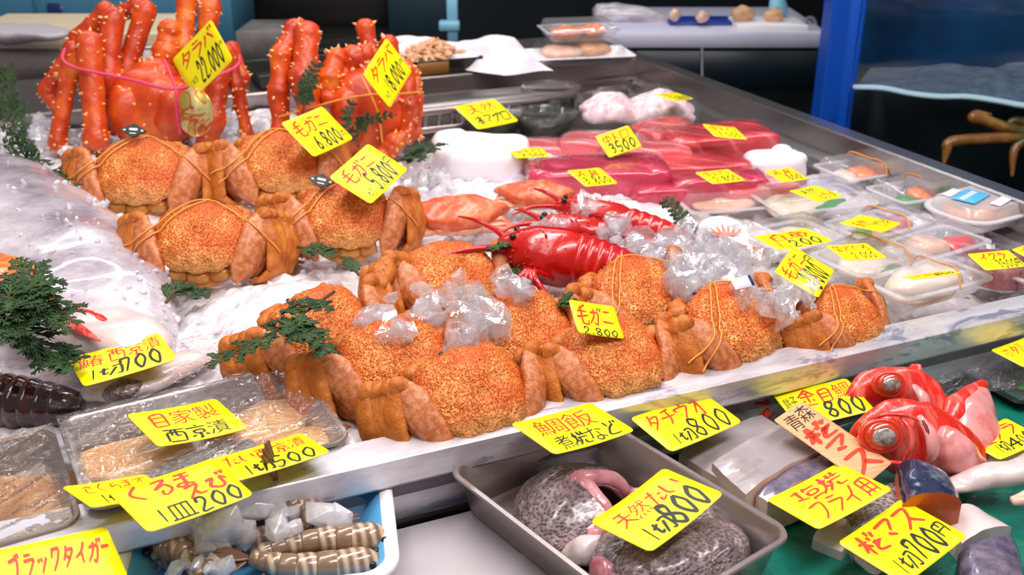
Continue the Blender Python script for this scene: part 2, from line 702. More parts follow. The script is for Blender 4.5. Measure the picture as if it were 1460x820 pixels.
MAT = dict(
    shell=crab_shell(), leg=crab_leg_mat(), merus=simple('pinkish_crab_leg_plate', '#b5602c', .45, noise=(160, '#d4895a', .42, .62), bump=(330, .7), coat=.12), king=king_mat(),
    spike=simple('king_crab_spine', '#f4b878', .35, coat=.3),
    abdomen=simple('crab_belly_plate', '#cf8c3a', .4, noise=(70, '#b06a20', .35, .7), bump=(200, .4), coat=.3),
    claw_tip=simple('crab_claw_tip', '#f0c49a', .35),
    dark=simple('dark_eye', '#150d0a', .2),
    band=simple('elastic_band', '#e79a3c', .4),
    pink=simple('pink_string', '#e4436a', .5, bump=(500, .6)),
    steel=steel('stainless_steel', '#c9c2c4', .22),
    steel_dk=steel('dull_stainless', '#a89d9a', .32),
    rim=rim_mat(),
    tray=steel('tray_steel', '#b3a6a3', .3, (2, 2, 2), .85, .1),
    blue_rim=steel('blue_reflecting_steel', '#b9b4b4', .24),
    yellow=simple('yellow_card', '#fdf000', .38),
    red=simple('red_marker', '#e8401c', .5),
    black=simple('black_marker', '#22281c', .45),
    wood=simple('wood_print_card', '#f0b183', .5, noise=(6, '#e39b6a', .4, .65, (1, 60, 1))),
    ice=ice_mat('clear_ice', .17, .04), frost=ice_mat('frosty_ice', .6, .15),
    film=film_mat('cling_film', .09, 30, (1, 8, 1), 1.0, .05, .03),
    wrap=film_mat('tight_cling_film', .03, 70, (1, 1, 1), 1.0, .07, .015),
    clear=film_mat('clear_plastic', .07, 12, (1, 1, 1), .3, .07, .10), flange=film_mat('plastic_flange', .2, 12, (1, 1, 1), .3, .1, .35),
    tubclear=film_mat('clear_tub_plastic', .05, 12, (1, 1, 1), .2, .05, .012), milky=film_mat('milky_plastic', .06, 12, (1, 1, 1), .25, .15, .34),
    lobster=simple('boiled_lobster_shell', '#b80a06', .24, noise=(34, '#cf2412', .5, .75), bump=(140, .45, .0015), coat=.5),
    lob_dk=simple('dark_lobster_shell', '#2a100c', .15, noise=(40, '#58271c', .45, .75), bump=(150, .3), coat=.8),
    flower=simple('swimming_crab_shell', '#cf5426', .38, noise=(34, '#ee9a70', .45, .7), bump=(130, .7, .0015), coat=.2),
    flower_w=simple('pale_crab_underside', '#d99a7c', .3, noise=(40, '#c0552c', .4, .65), coat=.4),
    otoro=tuna_mat('fatty_tuna', '#e44a54', '#f29a9a'), akami=tuna_mat('lean_tuna', '#b8103a', '#d42c58'), chu=tuna_mat('medium_tuna', '#cf222e', '#ea646a'),
    white=simple('white_foam', '#f1eef0', .5), cloth=simple('white_cloth', '#e9e4ea', .8, bump=(60, .4, .002)),
    silver=simple('silver_fish_skin', '#a39aa4', .28, noise=(14, '#dcd5da', .35, .65, (1, 1, 3)), bump=(60, .3), coat=.5),
    belt=simple('beltfish_skin', '#a39a9c', .42, noise=(26, '#857872', .5, .72), bump=(90, .6), metal=.25, coat=.3),
    flesh=simple('pale_fish_flesh', '#dfcfcd', .3, noise=(30, '#c9a9a6', .4, .75), bump=(90, .3), coat=.5),
    pinkmeat=simple('pink_fish_flesh', '#cf8f96', .25, noise=(35, '#a33a48', .45, .7), bump=(110, .5), coat=.6),
    trout=simple('trout_flesh', '#c4561c', .3, coat=.4),
    squid=simple('pale_squid', '#ecd6da', .3, noise=(45, '#c08088', .5, .75), bump=(80, .3), coat=.5),
    miso=simple('miso_fillet', '#cf9048', .3, noise=(22, '#e0ba88', .4, .7), bump=(70, .5), coat=.5),
    orange=simple('salmon_slices', '#ee6a24', .3, noise=(60, '#f49a5c', .45, .6, (1, 6, 1)), coat=.4),
    roe=simple('red_roe', '#a81c0c', .2, bump=(240, 1.0, .003), coat=.7),
    urchin=simple('orange_roe', '#c8702c', .3, noise=(60, '#e09a50', .4, .7), bump=(180, .9, .003), coat=.4),
    scallop=simple('white_scallop', '#e8d9cc', .3, noise=(20, '#d9b896', .45, .8), coat=.5),
    pkfish=simple('pink_fillet', '#e6b49c', .3, noise=(30, '#f0d6c8', .4, .7), coat=.4),
    green=simple('green_plastic_sheet', '#0f6a5a', .3, noise=(16, '#1c8070', .4, .7), bump=(28, .8, .006)),
    leafg=simple('green_leaf', '#2f8a3c', .4),
    seaweed=simple('dark_seaweed', '#1c2413', .25, noise=(30, '#46551f', .5, .75), bump=(60, .8, .004), coat=.4),
    stem=simple('cedar_stem', '#4a3a20', .6), cedar=simple('cedar_leaf', '#1f3a20', .55, noise=(60, '#3f5a2c', .4, .7), spec=.3),
    kinme=simple('red_bream_skin', '#d8281a', .28, noise=(26, '#f28a78', .47, .68, (3, 1, .6)), bump=(70, .8, .0015, (3, 1, .7)), coat=.5),
    kinme_w=simple('pale_red_bream_skin', '#e49a98', .25, noise=(40, '#d0524a', .45, .72), bump=(90, .4), coat=.6),
    eye_ring=simple('orange_fish_eye', '#d83414', .2, coat=1.0), pupil=simple('cloudy_pupil', '#6a605c', .1, noise=(90, '#a8a09c', .45, .6), coat=1.0),
    iris=simple('orange_iris', '#c4380e', .2, coat=1.0),
    tai=scale_mat('bream_scales', '#6a585a', '#94807f', 240), blueskin=simple('trout_skin', '#2a3350', .2, noise=(40, '#a4a4b4', .5, .75), metal=.3, coat=.6),
    greyscale=scale_mat('grey_fish_scales', '#6c6664', '#a8a09c', 260),
    mack=simple('mackerel_skin', '#57506c', .25, noise=(70, '#8d808c', .4, .7), metal=.2, bump=(80, .3), coat=.5),
    prawn=simple('prawn_shell', '#8a6a50', .25, coat=.6), prawn_dk=simple('prawn_dark_band', '#836650', .25, coat=.6),
    prawn_tail=simple('prawn_tail_fan', '#74503a', .3, coat=.4),
    foamblue=simple('blue_foam_tray', '#58a8dc', .4), teal=simple('teal_cabinet', '#4a86a4', .5),
    blackp=simple('black_tray', '#1c1816', .35), tan=simple('tan_tape', '#8a5a20', .4), cream=simple('cream_board', '#d8c6a4', .5),
    navy=simple('dark_shop_wall', '#0d161c', .7, noise=(3, '#13242c', .4, .7)), crabmeat=simple('crab_meat', '#e2b48c', .4, noise=(50, '#d29262', .45, .7), bump=(120, .4)),
    pillar=simple('blue_paint', '#0a55c8', .45), paleblue=simple('pale_blue_plastic', '#8ccce4', .4),
    tankblue=simple('tank_back_panel', '#0a4a78', .6, noise=(5, '#06304c', .4, .7)), tankdark=simple('dark_tank_floor', '#0a1214', .5),
    livecrab=simple('live_crab_leg', '#7a4c1c', .3, noise=(30, '#a07838', .45, .7), coat=.4),
    foamw=simple('air_foam', '#857a84', .9, noise=(30, '#6a6470', .4, .65), bump=(40, .9, .012)),
    label_w=simple('white_label', '#e8e6ee', .4), label_b=simple('light_blue_label', '#58b4e4', .4), label_n=simple('navy_label', '#16245c', .4),
    redplastic=simple('red_plastic_bag', '#a82416', .2, bump=(30, .8, .006), coat=.6), greyp=simple('grey_plastic', '#6d7178', .4),
)


def gold_mat():
    t = NT('hologram_foil')
    n1 = t.noise(26, 3, .6, dist=1.5)
    t.set(Base_Color=t.ramp(n1, [(.3, hx('#c9b24a')), (.45, hx('#f0e6a0')), (.52, hx('#d8452c')), (.6, hx('#dfc25c')), (.75, hx('#a9b860'))]), Metallic=.75, Roughness=.28)
    return t.m


MAT['gold'] = gold_mat()


def bed_ice_mat():
    t = NT('crushed_ice_bed')
    d = t.vor(95)
    h = t.mix(.5, t.ramp(d, [(0, 1.0), (.7, 0)]), t.noise(260, 3))
    t.set(Base_Color=t.ramp(t.noise(40, 4), [(.3, hx('#cfc8cd')), (.7, hx('#e8e3e7'))]), Roughness=.22, Coat_Weight=.4, Coat_Roughness=.1,
          Normal=t.bump(h, .55, .003))
    return t.m


MAT['bed'] = bed_ice_mat()


def prawn_mat():
    t = NT('striped_prawn_shell')
    w = t.n('ShaderNodeTexWave', wave_type='BANDS', bands_direction='X')
    w.inputs['Scale'].default_value = 40
    w.inputs['Distortion'].default_value = 1.2
    w.inputs['Detail'].default_value = 2
    t.l(t.co(), w.inputs['Vector'])
    t.set(Base_Color=t.ramp(w.outputs['Fac'], [(.1, hx('#77604e')), (.5, hx('#9c836c')), (.9, hx('#c4a98c'))]), Roughness=.22, Coat_Weight=.7, Coat_Roughness=.1,
          Normal=t.bump(t.noise(150, 3), .3, .001))
    return t.m


MAT['prawn'] = prawn_mat()

# ------------------------------------------------------------------ the setting
struct('floor', box((1.2, 2.0, -.93), (9, 7, .06)), MAT['navy'])
struct('wall_back', box((1.5, 4.55, .7), (9, .1, 3.4)), MAT['navy'])
struct('wall_right', box((5.4, 2.0, .7), (.1, 7, 3.4)), MAT['navy'])
_pp = P(1198, 60, 2.62)
struct('pillar_blue', box((_pp[0], _pp[1], .2), (.082, .082, 2.2), rz(-23.6), .004), MAT['pillar'])


def extr(prof, x0, x1, axis='x', rev=False):
    """profile of (a, z) extruded along x (a = y) or along y (a = x)"""
    R = []
    for v in (x0, x1):
        R.append(np.array([(v, a, z) if axis == 'x' else (a, v, z) for a, z in prof]))
    return rings(R)


case = thing('display_case', 'long stainless steel seafood display case with wet metal rims', 'display case', (.3, 1.4, -.9))
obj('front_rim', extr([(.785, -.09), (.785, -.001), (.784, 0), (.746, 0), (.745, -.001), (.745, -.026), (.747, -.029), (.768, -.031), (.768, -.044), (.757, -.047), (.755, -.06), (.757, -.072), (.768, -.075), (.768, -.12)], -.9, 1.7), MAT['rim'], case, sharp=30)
obj('side_rim', extr([(1.236, -.1), (1.236, -.052), (1.257, -.045), (1.255, -.002), (1.257, .001), (1.289, .001), (1.292, -.003), (1.292, -.4)], .786, 2.16, 'y'), MAT['blue_rim'], case, sharp=30)
obj('back_ledge', extr([(2.15, -.1), (2.15, -.05), (2.137, -.048), (2.137, -.040), (2.15, -.038), (2.15, -.003), (2.153, 0), (2.47, 0), (2.473, -.003), (2.473, -.4)], -.9, 1.292), MAT['steel_dk'], case, sharp=30)
obj('pan', box((.19, 1.46, -.082), (2.2, 1.39, .02)), MAT['steel_dk'], case)
obj('cabinet_body', box((.35, 1.62, -.52), (2.3, 1.7, .74)), MAT['steel_dk'], case)
gr = Geo()
_g0, _g1 = at(596, 152, -.01), at(850, 128, -.01)
for k in range(2):
    gr.add(box(((.60 + .98) / 2, 1.93, -.018 - .036 * k), (.42, .012, .016), None, .003))
for k in range(15):
    gr.add(box((.60 + k * .0285, 1.93, -.035), (.009, .008, .03)))
gr.add(box((.79, 1.985, -.012), (.42, .09, .006), None, .002))
obj('perforated_grille', gr, MAT['steel_dk'], case)

# lower serving counter in front
cnt = thing('front_counter', 'pale metal serving counter step in front of the display case', 'counter', (.5, .4, -.9))
obj('slab', box((.45, .42, -.1), (2.6, .665, .024), None, .004), simple('pale_slab', '#b8aeb0', .35, noise=(5, '#a89da0', .4, .7)), cnt)
obj('raised_board', box((.0, .425, -.079), (.82, .634, .021), None, .003), simple('white_board', '#c9c2c5', .4, noise=(5, '#b8b0b4', .4, .7)), cnt)
obj('counter_body', box((.45, .44, -.5), (2.6, .6, .77)), MAT['steel_dk'], cnt)

ZC = -.0875  # top of the lower counter
ZB = -.068  # top of the white board at its left


# crushed ice
_m = [(at(400, 430)[:2], .034, .075), (at(300, 300)[:2], .03, .12), (at(330, 470)[:2], .01, .07), (at(160, 215)[:2], .01, .12), (at(60, 330)[:2], .0, .2), (at(600, 400)[:2], .012, .12), (at(1000, 400)[:2], .006, .1)]


def iceh(x, y):
    x = np.asarray(x, float)
    y = np.asarray(y, float)
    h = np.full(np.broadcast(x, y).shape, -.030)
    for (c, a, s) in _m:
        h = h + a * np.exp(-((x - c[0]) ** 2 + (y - c[1]) ** 2) / (2 * s * s))
    fall = np.clip((x - .62 - .12 * (y - .8)) / .35, 0, 1)
    h = h - .038 * fall * fall * (3 - 2 * fall)
    h = h - .03 * np.clip((x - .98) / .1, 0, 1) * np.clip((y - 1.42) / .1, 0, 1)
    h = h - .05 * np.clip((x - .42) / .08, 0, 1) * np.clip((y - 1.72) / .08, 0, 1)
    e = np.clip((y - .785) / .03, 0, 1)
    return h - .008 * (1 - e)


def icez(x, y):
    return float(iceh(np.array([x]), np.array([y]))[0])


def _ice(u, v):
    x = -.62 + u * 1.855
    y = .787 + v * 1.345
    z = iceh(x, y)
    q = np.stack([x, y, z * 0], 1)
    d, c = worley(q * 62, 3)
    z = z + (c - .5) * .009 * np.clip(1.1 - d, 0, 1) + (fbm(q * 25, 2, 5) - .5) * .016 + (.5 - d) * .006
    return np.stack([x, y, z], 1)


ib = obj('crushed_ice', grid(380, 280, _ice), MAT['bed'])
tag(ib, 'bed of white crushed ice filling the steel display case', 'ice', kind='stuff')

ICO_V = np.array([(0, 1, 1.618), (0, 1, -1.618), (0, -1, 1.618), (0, -1, -1.618), (1, 1.618, 0), (1, -1.618, 0), (-1, 1.618, 0), (-1, -1.618, 0), (1.618, 0, 1), (-1.618, 0, 1), (1.618, 0, -1), (-1.618, 0, -1)]) / 1.9
_bm = None


def chunk(rng, c, s, bev=0):
    import bmesh
    pts = ICO_V * rng.uniform(.55, 1.25, (12, 1)) * rng.uniform(.45, 1.4, (1, 3)) * s
    R = rz(rng.uniform(0, 360)) @ rx(rng.uniform(0, 360))
    bm = bmesh.new()
    for v in pts @ R.T + c:
        bm.verts.new(v)
    r = bmesh.ops.convex_hull(bm, input=bm.verts)
    dead = [v for v in bm.verts if not v.link_faces]
    for v in dead:
        bm.verts.remove(v)
    if bev:
        bmesh.ops.bevel(bm, geom=bm.edges[:], offset=s * bev, segments=2, profile=.6, affect='EDGES')
    bm.verts.index_update()
    V = np.array([v.co[:] for v in bm.verts])
    F = [tuple(v.index for v in f.verts) for f in bm.faces]
    bm.free()
    return V, F


def ice_heap(label, spots, m='ice', seed=0):
    """spots: (px, py, z, spread_px, n, size)"""
    rng = np.random.default_rng(seed)
    g = Geo()
    for px, py, z, sp, n, s in spots:
        for _ in range(n):
            a = rng.normal(0, 1, 2) * sp * .5
            c = at(px + a[0], py + a[1] * .55, z)
            c = c + np.array([0, 0, rng.uniform(-.004, .006)])
            q = s * rng.uniform(.5, 1.3)
            if m == 'frost':
                g.add(wob(chunk(rng, c, q, .07), q * .07, .8 / q, int(rng.integers(99))))
            else:
                g.add(chunk(rng, c, q * 1.1))
    o = obj('ice_chunks', g, MAT[m], smooth=True, sharp=38 if m == 'frost' else 12)
    tag(o, label, 'ice', kind='stuff')
    return o


_rng = np.random.default_rng(4)
_g = Geo()
for _ in range(950):
    x, y = _rng.uniform(-.4, .75), _rng.uniform(.8, 2.1)
    _g.add(chunk(_rng, np.array([x, y, icez(x, y) + .002]), _rng.uniform(.004, .010)))
for (px, py, n) in ((60, 195, 40), (110, 215, 30), (330, 215, 60), (320, 180, 25), (290, 200, 10), (620, 270, 20), (400, 290, 15)):
    for _ in range(n):
        c = at(px + _rng.normal(0, 22), py + _rng.normal(0, 10), -.015)
        _g.add(chunk(_rng, c + np.array([0, 0, _rng.uniform(0, .016)]), _rng.uniform(.008, .016)))
tag(obj('ice_lumps', _g, MAT['frost'], smooth=False), 'loose frosty ice lumps scattered over the white ice bed', 'ice', kind='stuff')

# ------------------------------------------------------------------ back shop, far and out of focus
CAMZ = rz(-23.6)


def cbox(px0, px1, py0, py1, t, depth, r=.003):
    """box facing the camera's heading whose front face spans these pixels at depth t"""
    a, b = P(px0, py1, t), P(px1, py1, t)
    top = P((px0 + px1) / 2, py0, t)
    w = np.linalg.norm(b - a)
    m = (a + b) / 2
    # front face vertical: solve its height on the vertical through m
    f = nrm(np.array([_sy, _cy, 0]))
    d = ray((px0 + px1) / 2, py0)
    s = ((m - CP) @ f) / (d @ f)
    zt = (CP + d * s)[2]
    h = zt - m[2]
    return box(m + f * depth / 2 + np.array([0, 0, h / 2]), (w, depth, h), CAMZ, r), m, w, h, f


cab = thing('teal_cabinet', 'blurred teal cabinet behind the left back counter', 'cabinet', P(150, 60, 3.25))
obj('cabinet_panel', cbox(-260, 335, -60, 62, 3.3, .3)[0], MAT['teal'], cab)
obj('door_post', cbox(54, 70, -60, 40, 3.27, .02)[0], simple('teal_post', '#4f8ca4', .4), cab)
_n, _m1, _w, _h, _f = cbox(72, 91, 5, 36, 3.262, .004)
po = thing('notice_card', 'small blue and orange printed notice on teal cabinet', 'notice', _m1)
obj('card', _n, MAT['label_n'], po)
obj('orange_print', cbox(74, 90, 16, 26, 3.256, .003)[0], simple('orange_print', '#a0563c', .5), po)
obj('white_print', cbox(75, 89, 8, 13, 3.256, .003)[0], simple('white_print', '#9fb4d8', .5), po)

cb = cbox(-60, 232, 47, 66, 2.66, .3)[0]
bc = thing('back_counter', 'stainless back counter under the cream cutting board', 'counter', P(80, 140, 2.8))
obj('counter_top', cbox(-60, 240, 66, 72, 2.655, .34)[0], MAT['steel'], bc)
obj('counter_front', cbox(-60, 236, 72, 150, 2.67, .32)[0], MAT['steel_dk'], bc)
tag(obj('cutting_board', cb, MAT['cream'], sharp=30), 'long cream cutting board on back counter behind left king crab', 'cutting board')
_c = at(10, 44, .04)
fb = obj('plastic_bag', wob(ell(at(20, 46, .035), CAMZ, (.14, .06, .022), 24, 14), .02, 14, 3), film_mat('dark_bag', .1, 20, (1, 1, 1), .5, .2, .35, (.5, .45, .5, 1)))
tag(fb, 'crumpled clear bag lying on the cream cutting board', 'bag')

sh = thing('back_shelf', 'dark recess with grey boxes between the two king crabs', 'shelf', P(480, 60, 3.4))
obj('shelf_board', cbox(335, 640, 70, 82, 3.3, .4)[0], MAT['blackp'], sh)
obj('grey_box', cbox(340, 420, 45, 95, 3.0, .2)[0], simple('grey_crate', '#77706c', .6, noise=(8, '#5a5654', .4, .6)), sh)
obj('recess_panel', cbox(335, 560, -60, 70, 3.7, .05)[0], MAT['blackp'], sh)
obj('teal_panel', cbox(556, 652, -60, 75, 3.6, .05)[0], simple('dark_teal', '#10303a', .6), sh)
obj('pale_blue_pipe', cbox(638, 653, -20, 60, 3.3, .04)[0], MAT['paleblue'], sh)
obj('pipe_elbow', cbox(626, 655, 31, 45, 3.28, .04)[0], MAT['paleblue'], sh)

bt = thing('back_table', 'white topped table in dark back of the shop', 'table', P(1010, 70, 3.05))
obj('table_top', cbox(860, 1178, 46, 69, 3.0, .45)[0], simple('white_table', '#c8c6da', .4), bt)
obj('table_front', cbox(905, 1178, 72, 130, 3.05, .4)[0], simple('dark_blue_cabinet', '#0c1b22', .4), bt)
obj('pipe', tube([P(1001, 70, 3.0), P(1001, 118, 3.0)], .004), MAT['greyp'], bt)
tag(obj('blue_board', cbox(955, 1080, 32, 39, 3.08, .12)[0], simple('blue_board', '#1a3890', .4)), 'blue cutting board on the white back table', 'cutting board')
tag(obj('white_tray', cbox(1052, 1152, 36, 49, 3.0, .16)[0], MAT['white']), 'white shallow tray at right end of back table', 'tray')
fo = obj('whole_fish', wob(tube([P(858, 20, 3.15), P(890, 22, 3.15), P(930, 28, 3.15), P(955, 31, 3.15)], [.03, .036, .026, .012], 12), .01, 20, 1), MAT['silver'])
tag(fo, 'grey fish lying on back table left of blue board', 'fish')
for (a, b, c, lab) in ((962, 22, .02, 'small pale fish chunk at left of blue cutting board'), (1000, 23, .024, 'pale fish chunk in middle of blue cutting board'), (1058, 20, .034, 'brown fish chunk at right end of blue board'), (1103, 22, .03, 'white bony fish chunk on white back tray')):
    tag(obj('fish_chunk', wob(ell(P(a, b, 3.05), None, (c, c * .8, c * .7), 14, 10), .014, 40, a), MAT['pkfish'] if c < .03 else MAT['crabmeat']), lab, 'fish')
tag(obj('blue_cloth', wob(ell(P(1108, 14, 3.1), None, (.03, .02, .05), 14, 10), .01, 30, 5), MAT['paleblue']), 'pale blue cloth behind the white back tray', 'cloth')
tag(obj('hose', tube([P(1146, 46, 3.1), P(1150, 28, 3.1), P(1160, 28, 3.1), P(1166, 48, 3.1)], .006), MAT['greyp']), 'grey hose bent over the end of back table', 'hose')

# live tank at the right
tk = thing('fish_tank', 'dark blue water tank with white foam and live crab', 'tank', P(1350, 150, 2.5))
_wz = P(1222, 128, 2.45)[2]
A0 = at(1218, 126, _wz)
A1 = at(1500, 154, _wz)
du = nrm(A1 - A0)
dn = np.array([-du[1], du[0], 0])
if dn @ FW < 0:
    dn = -dn
LEN = 1.1


def tq(u, w, z0, z1, th=.006):
    """upright slab along the tank front: u = start, stop; w = distance behind the glass"""
    c = A0 + du * (u[0] + u[1]) / 2 + dn * (w + th / 2)
    return box((c[0], c[1], (z0 + z1) / 2), (u[1] - u[0], th, z1 - z0), np.stack([du, dn, [0, 0, 1]], 1), .001)


obj('back_panel', tq((-.1, LEN), .5, -.6, .9, .01), MAT['tankblue'], tk)
obj('dark_lower_panel', tq((-.05, LEN), .3, -.7, _wz - .012, .01), MAT['tankdark'], tk)
obj('tank_frame', tq((-.03, -.008), -.01, -.6, .9, .02), MAT['pillar'], tk)
obj('glass_front', tq((0, LEN), 0, -.6, .9, .006), film_mat('tank_glass', .02, 3, (1, 1, 1), .02, .02, 0, (.8, .92, .96, 1)), tk)


def _foam(u, v):
    a = u * .8
    hgt = (.010 + .085 * np.clip(u * 1.3, 0, 1) ** 1.2) * (.6 + .8 * fbm(np.stack([u * 9, v * 3, v * 0], 1), 3, 2))
    z = _wz - .004 + hgt * np.sin(v * math.pi * .5)
    p = A0 + np.outer(a, du) + np.outer(.01 + v * .22, dn)
    return np.stack([p[:, 0], p[:, 1], z], 1)


obj('air_foam', grid(70, 24, _foam), MAT['foamw'], tk)
obj('foam_line', tube([A0 + du * u + dn * .012 + np.array([0, 0, .004 * math.sin(u * 30)]) for u in np.linspace(.0, .8, 14)], .007, 8), MAT['white'], tk)
lc = thing('live_crab', 'brown live crab with bent legs in the dark tank', 'crab', P(1440, 190, 2.32))
_tt = 2.36
obj('crab_body', wob(ell(P(1490, 185, _tt + .04), None, (.07, .05, .04), 20, 14), .008, 30), MAT['livecrab'], lc)
for q in ([(1480, 195), (1425, 197), (1358, 202), (1350, 215), (1346, 232)], [(1480, 192), (1435, 182), (1400, 170), (1388, 168), (1392, 163), (1412, 163)], [(1490, 180), (1450, 172), (1436, 176)], [(1490, 190), (1455, 185), (1432, 192)], [(1460, 200), (1446, 215), (1443, 250)]):
    obj('leg', tube([P(a, b, _tt) for a, b in q], [.013] * (len(q) - 2) + [.01, .004], 10), MAT['livecrab'], lc)

# ------------------------------------------------------------------ things on the back ledge
_p = at(633, 112, 0.0)
bt2 = thing('black_tray', 'black shallow tray of crab meat before white cloth', 'tray', _p)
_ax = rz(0)
_c = at(520, 104, 0)
obj('tray_body', stack(.50, .17, .006, [(x, z) for x, z in tray_prof(.032, .004, .004, .003)], 3, _ax, _c), MAT['blackp'], bt2, sharp=30)
_lp = at(628, 114, 0)
obj('tan_tape', box(_c + np.array([.13, -.087, .016]), (.07, .003, .026)), MAT['tan'], bt2)
rg = np.random.default_rng(8)
gm = Geo()
for k in range(150):
    a = rg.normal(0, 1, 2)
    p = _c + np.array([.16 + a[0] * .036, a[1] * .03, .026 + .026 * math.exp(-(a @ a) / 2.0) + rg.uniform(-.004, .004)])
    d = nrm([rg.normal(), rg.normal(), rg.normal() * .4])
    gm.add(tube([p - d * .012, p, p + d * .012], [.003, .0055, .003], 6, 5))
tag(obj('crab_meat', gm, MAT['crabmeat']), 'heap of pale shredded crab meat in the black tray', 'crab meat', kind='stuff')


def _cloth(u, v):
    a = at(575, 118, 0)
    b = at(800, 108, 0)
    p = a + np.outer(u, b - a) + np.outer(v, np.array([0, .16, 0]))
    q = np.stack([u * 4, v * 3, u * 0], 1)
    hgt = .022 + .030 * np.exp(-((v - .6) / .35) ** 2) + (fbm(q, 3, 9) - .5) * .05
    e = np.minimum(np.minimum(u, 1 - u) * 6, np.minimum(v, 1 - v) * 5).clip(0, 1)
    p[:, 1] += (fbm(q * .8, 2, 4) - .5) * .06
    return np.stack([p[:, 0], p[:, 1] + .14 - .12 * np.clip((u - .35) / .3, 0, 1), .004 + hgt * e], 1)


tag(obj('white_cloth', grid(60, 36, _cloth), MAT['cloth']), 'crumpled white cloth behind the tray of crab meat', 'cloth')
_q = at(825, 88, 0)
ft = thing('foam_tray', 'white foam tray of wrapped fish on back ledge corner', 'tray', _q)
obj('tray_body', stack(.24, .13, .01, tray_prof(.022, .012, .006, .003), 4, rz(-12), _q), MAT['white'], ft)
obj('film_cover', stack(.2, .1, .02, [(.0, .022), (.0, .03), (.006, .045), (.02, .05)], 4, rz(-12), _q + np.array([0, 0, .001]), False, True), MAT['wrap'], ft)
for k, (dx, lb) in enumerate(((-.045, 'pale fish fillet wrapped in left end of foam tray'), (.03, 'brown fish fillet wrapped in right end of foam tray'))):
    tag(obj('wrapped_fillet', wob(ell(_q + np.array([dx, 0, .026]), rz(-12), (.05, .035, .016), 16, 10), .006, 40, k), MAT['pkfish'] if k == 0 else MAT['crabmeat']), lb, 'fish')


def clam(label, c, w, d, h, wy=0.0, mat='clear', group=None, band=False, name='plastic_pack', r=.012, flat_lid=False, base_mat=None, rimw=.006):
    c = np.asarray(c, float)
    t = thing(name, label, 'plastic pack', c, group)
    ax = rz(wy)
    hb = h * .55
    obj('base', stack(w, d, r, tray_prof(hb, h * .18, rimw, .0012), 5, ax, c), MAT[base_mat or mat], t, sharp=40)
    fl = [np.concatenate([rrect(w - 2 * i, d - 2 * i, r, 5), np.full((24, 1), z)], 1) for i, z in ((.0015, hb - .001), (-.0015, hb - .0005), (-.0015, hb + .0015), (.0015, hb + .002), (rimw, hb + .0015), (rimw, hb - .0005))]
    V, F = rings(fl, False, False, True)
    obj('flange', (V @ ax.T + c, F), MAT['flange'], t, sharp=50)
    hl = h - hb
    if flat_lid:
        pr = [(0, hb + .0005), (0, hb + .003), (.004, hb + .004), (.006, hb + .002), (.012, hb + .002)]
    else:
        pr = [(0, hb + .0005), (.0005, hb + .002), (.006, hb + .002), (.007 + hl * .25, h - .002), (.010 + hl * .25, h), (.018 + hl * .25, h - .001)]
    obj('lid', stack(w, d, r, pr, 5, ax, c, False, True), MAT[mat], t, sharp=40)
    if band:
        y = d / 2
        pts = [(x, yy, zz) for x, yy, zz in ((.0, -y - .002, hb), (.004, -y + .012, h + .001), (0, 0, h + .0015), (-.004, y - .012, h + .001), (0, y + .002, hb))]
        obj('elastic_band', tube([c + ax @ (np.array(p) + np.array([w * .08, 0, 0])) for p in pts], .0012, 6), MAT['band'], t)
    return t


_u = at(828, 64, .04)
_u = _q + np.array([.0, .005, .052])
clam('clear lidded pack of orange fish atop the foam tray', _u, .17, .11, .042, -12, band=False)
for k, (dx, lb) in enumerate(((-.03, 'left orange fish piece in upper clear pack on foam tray'), (.035, 'right orange fish piece in upper clear pack on foam tray'))):
    tag(obj('salmon_piece', wob(ell(_u + np.array([dx, 0, .016]), rz(-12), (.036, .032, .013), 16, 10), .006, 60, k + 3), MAT['orange']), lb, 'fish')

# ------------------------------------------------------------------ hairy crabs
HC_SPOTS = []


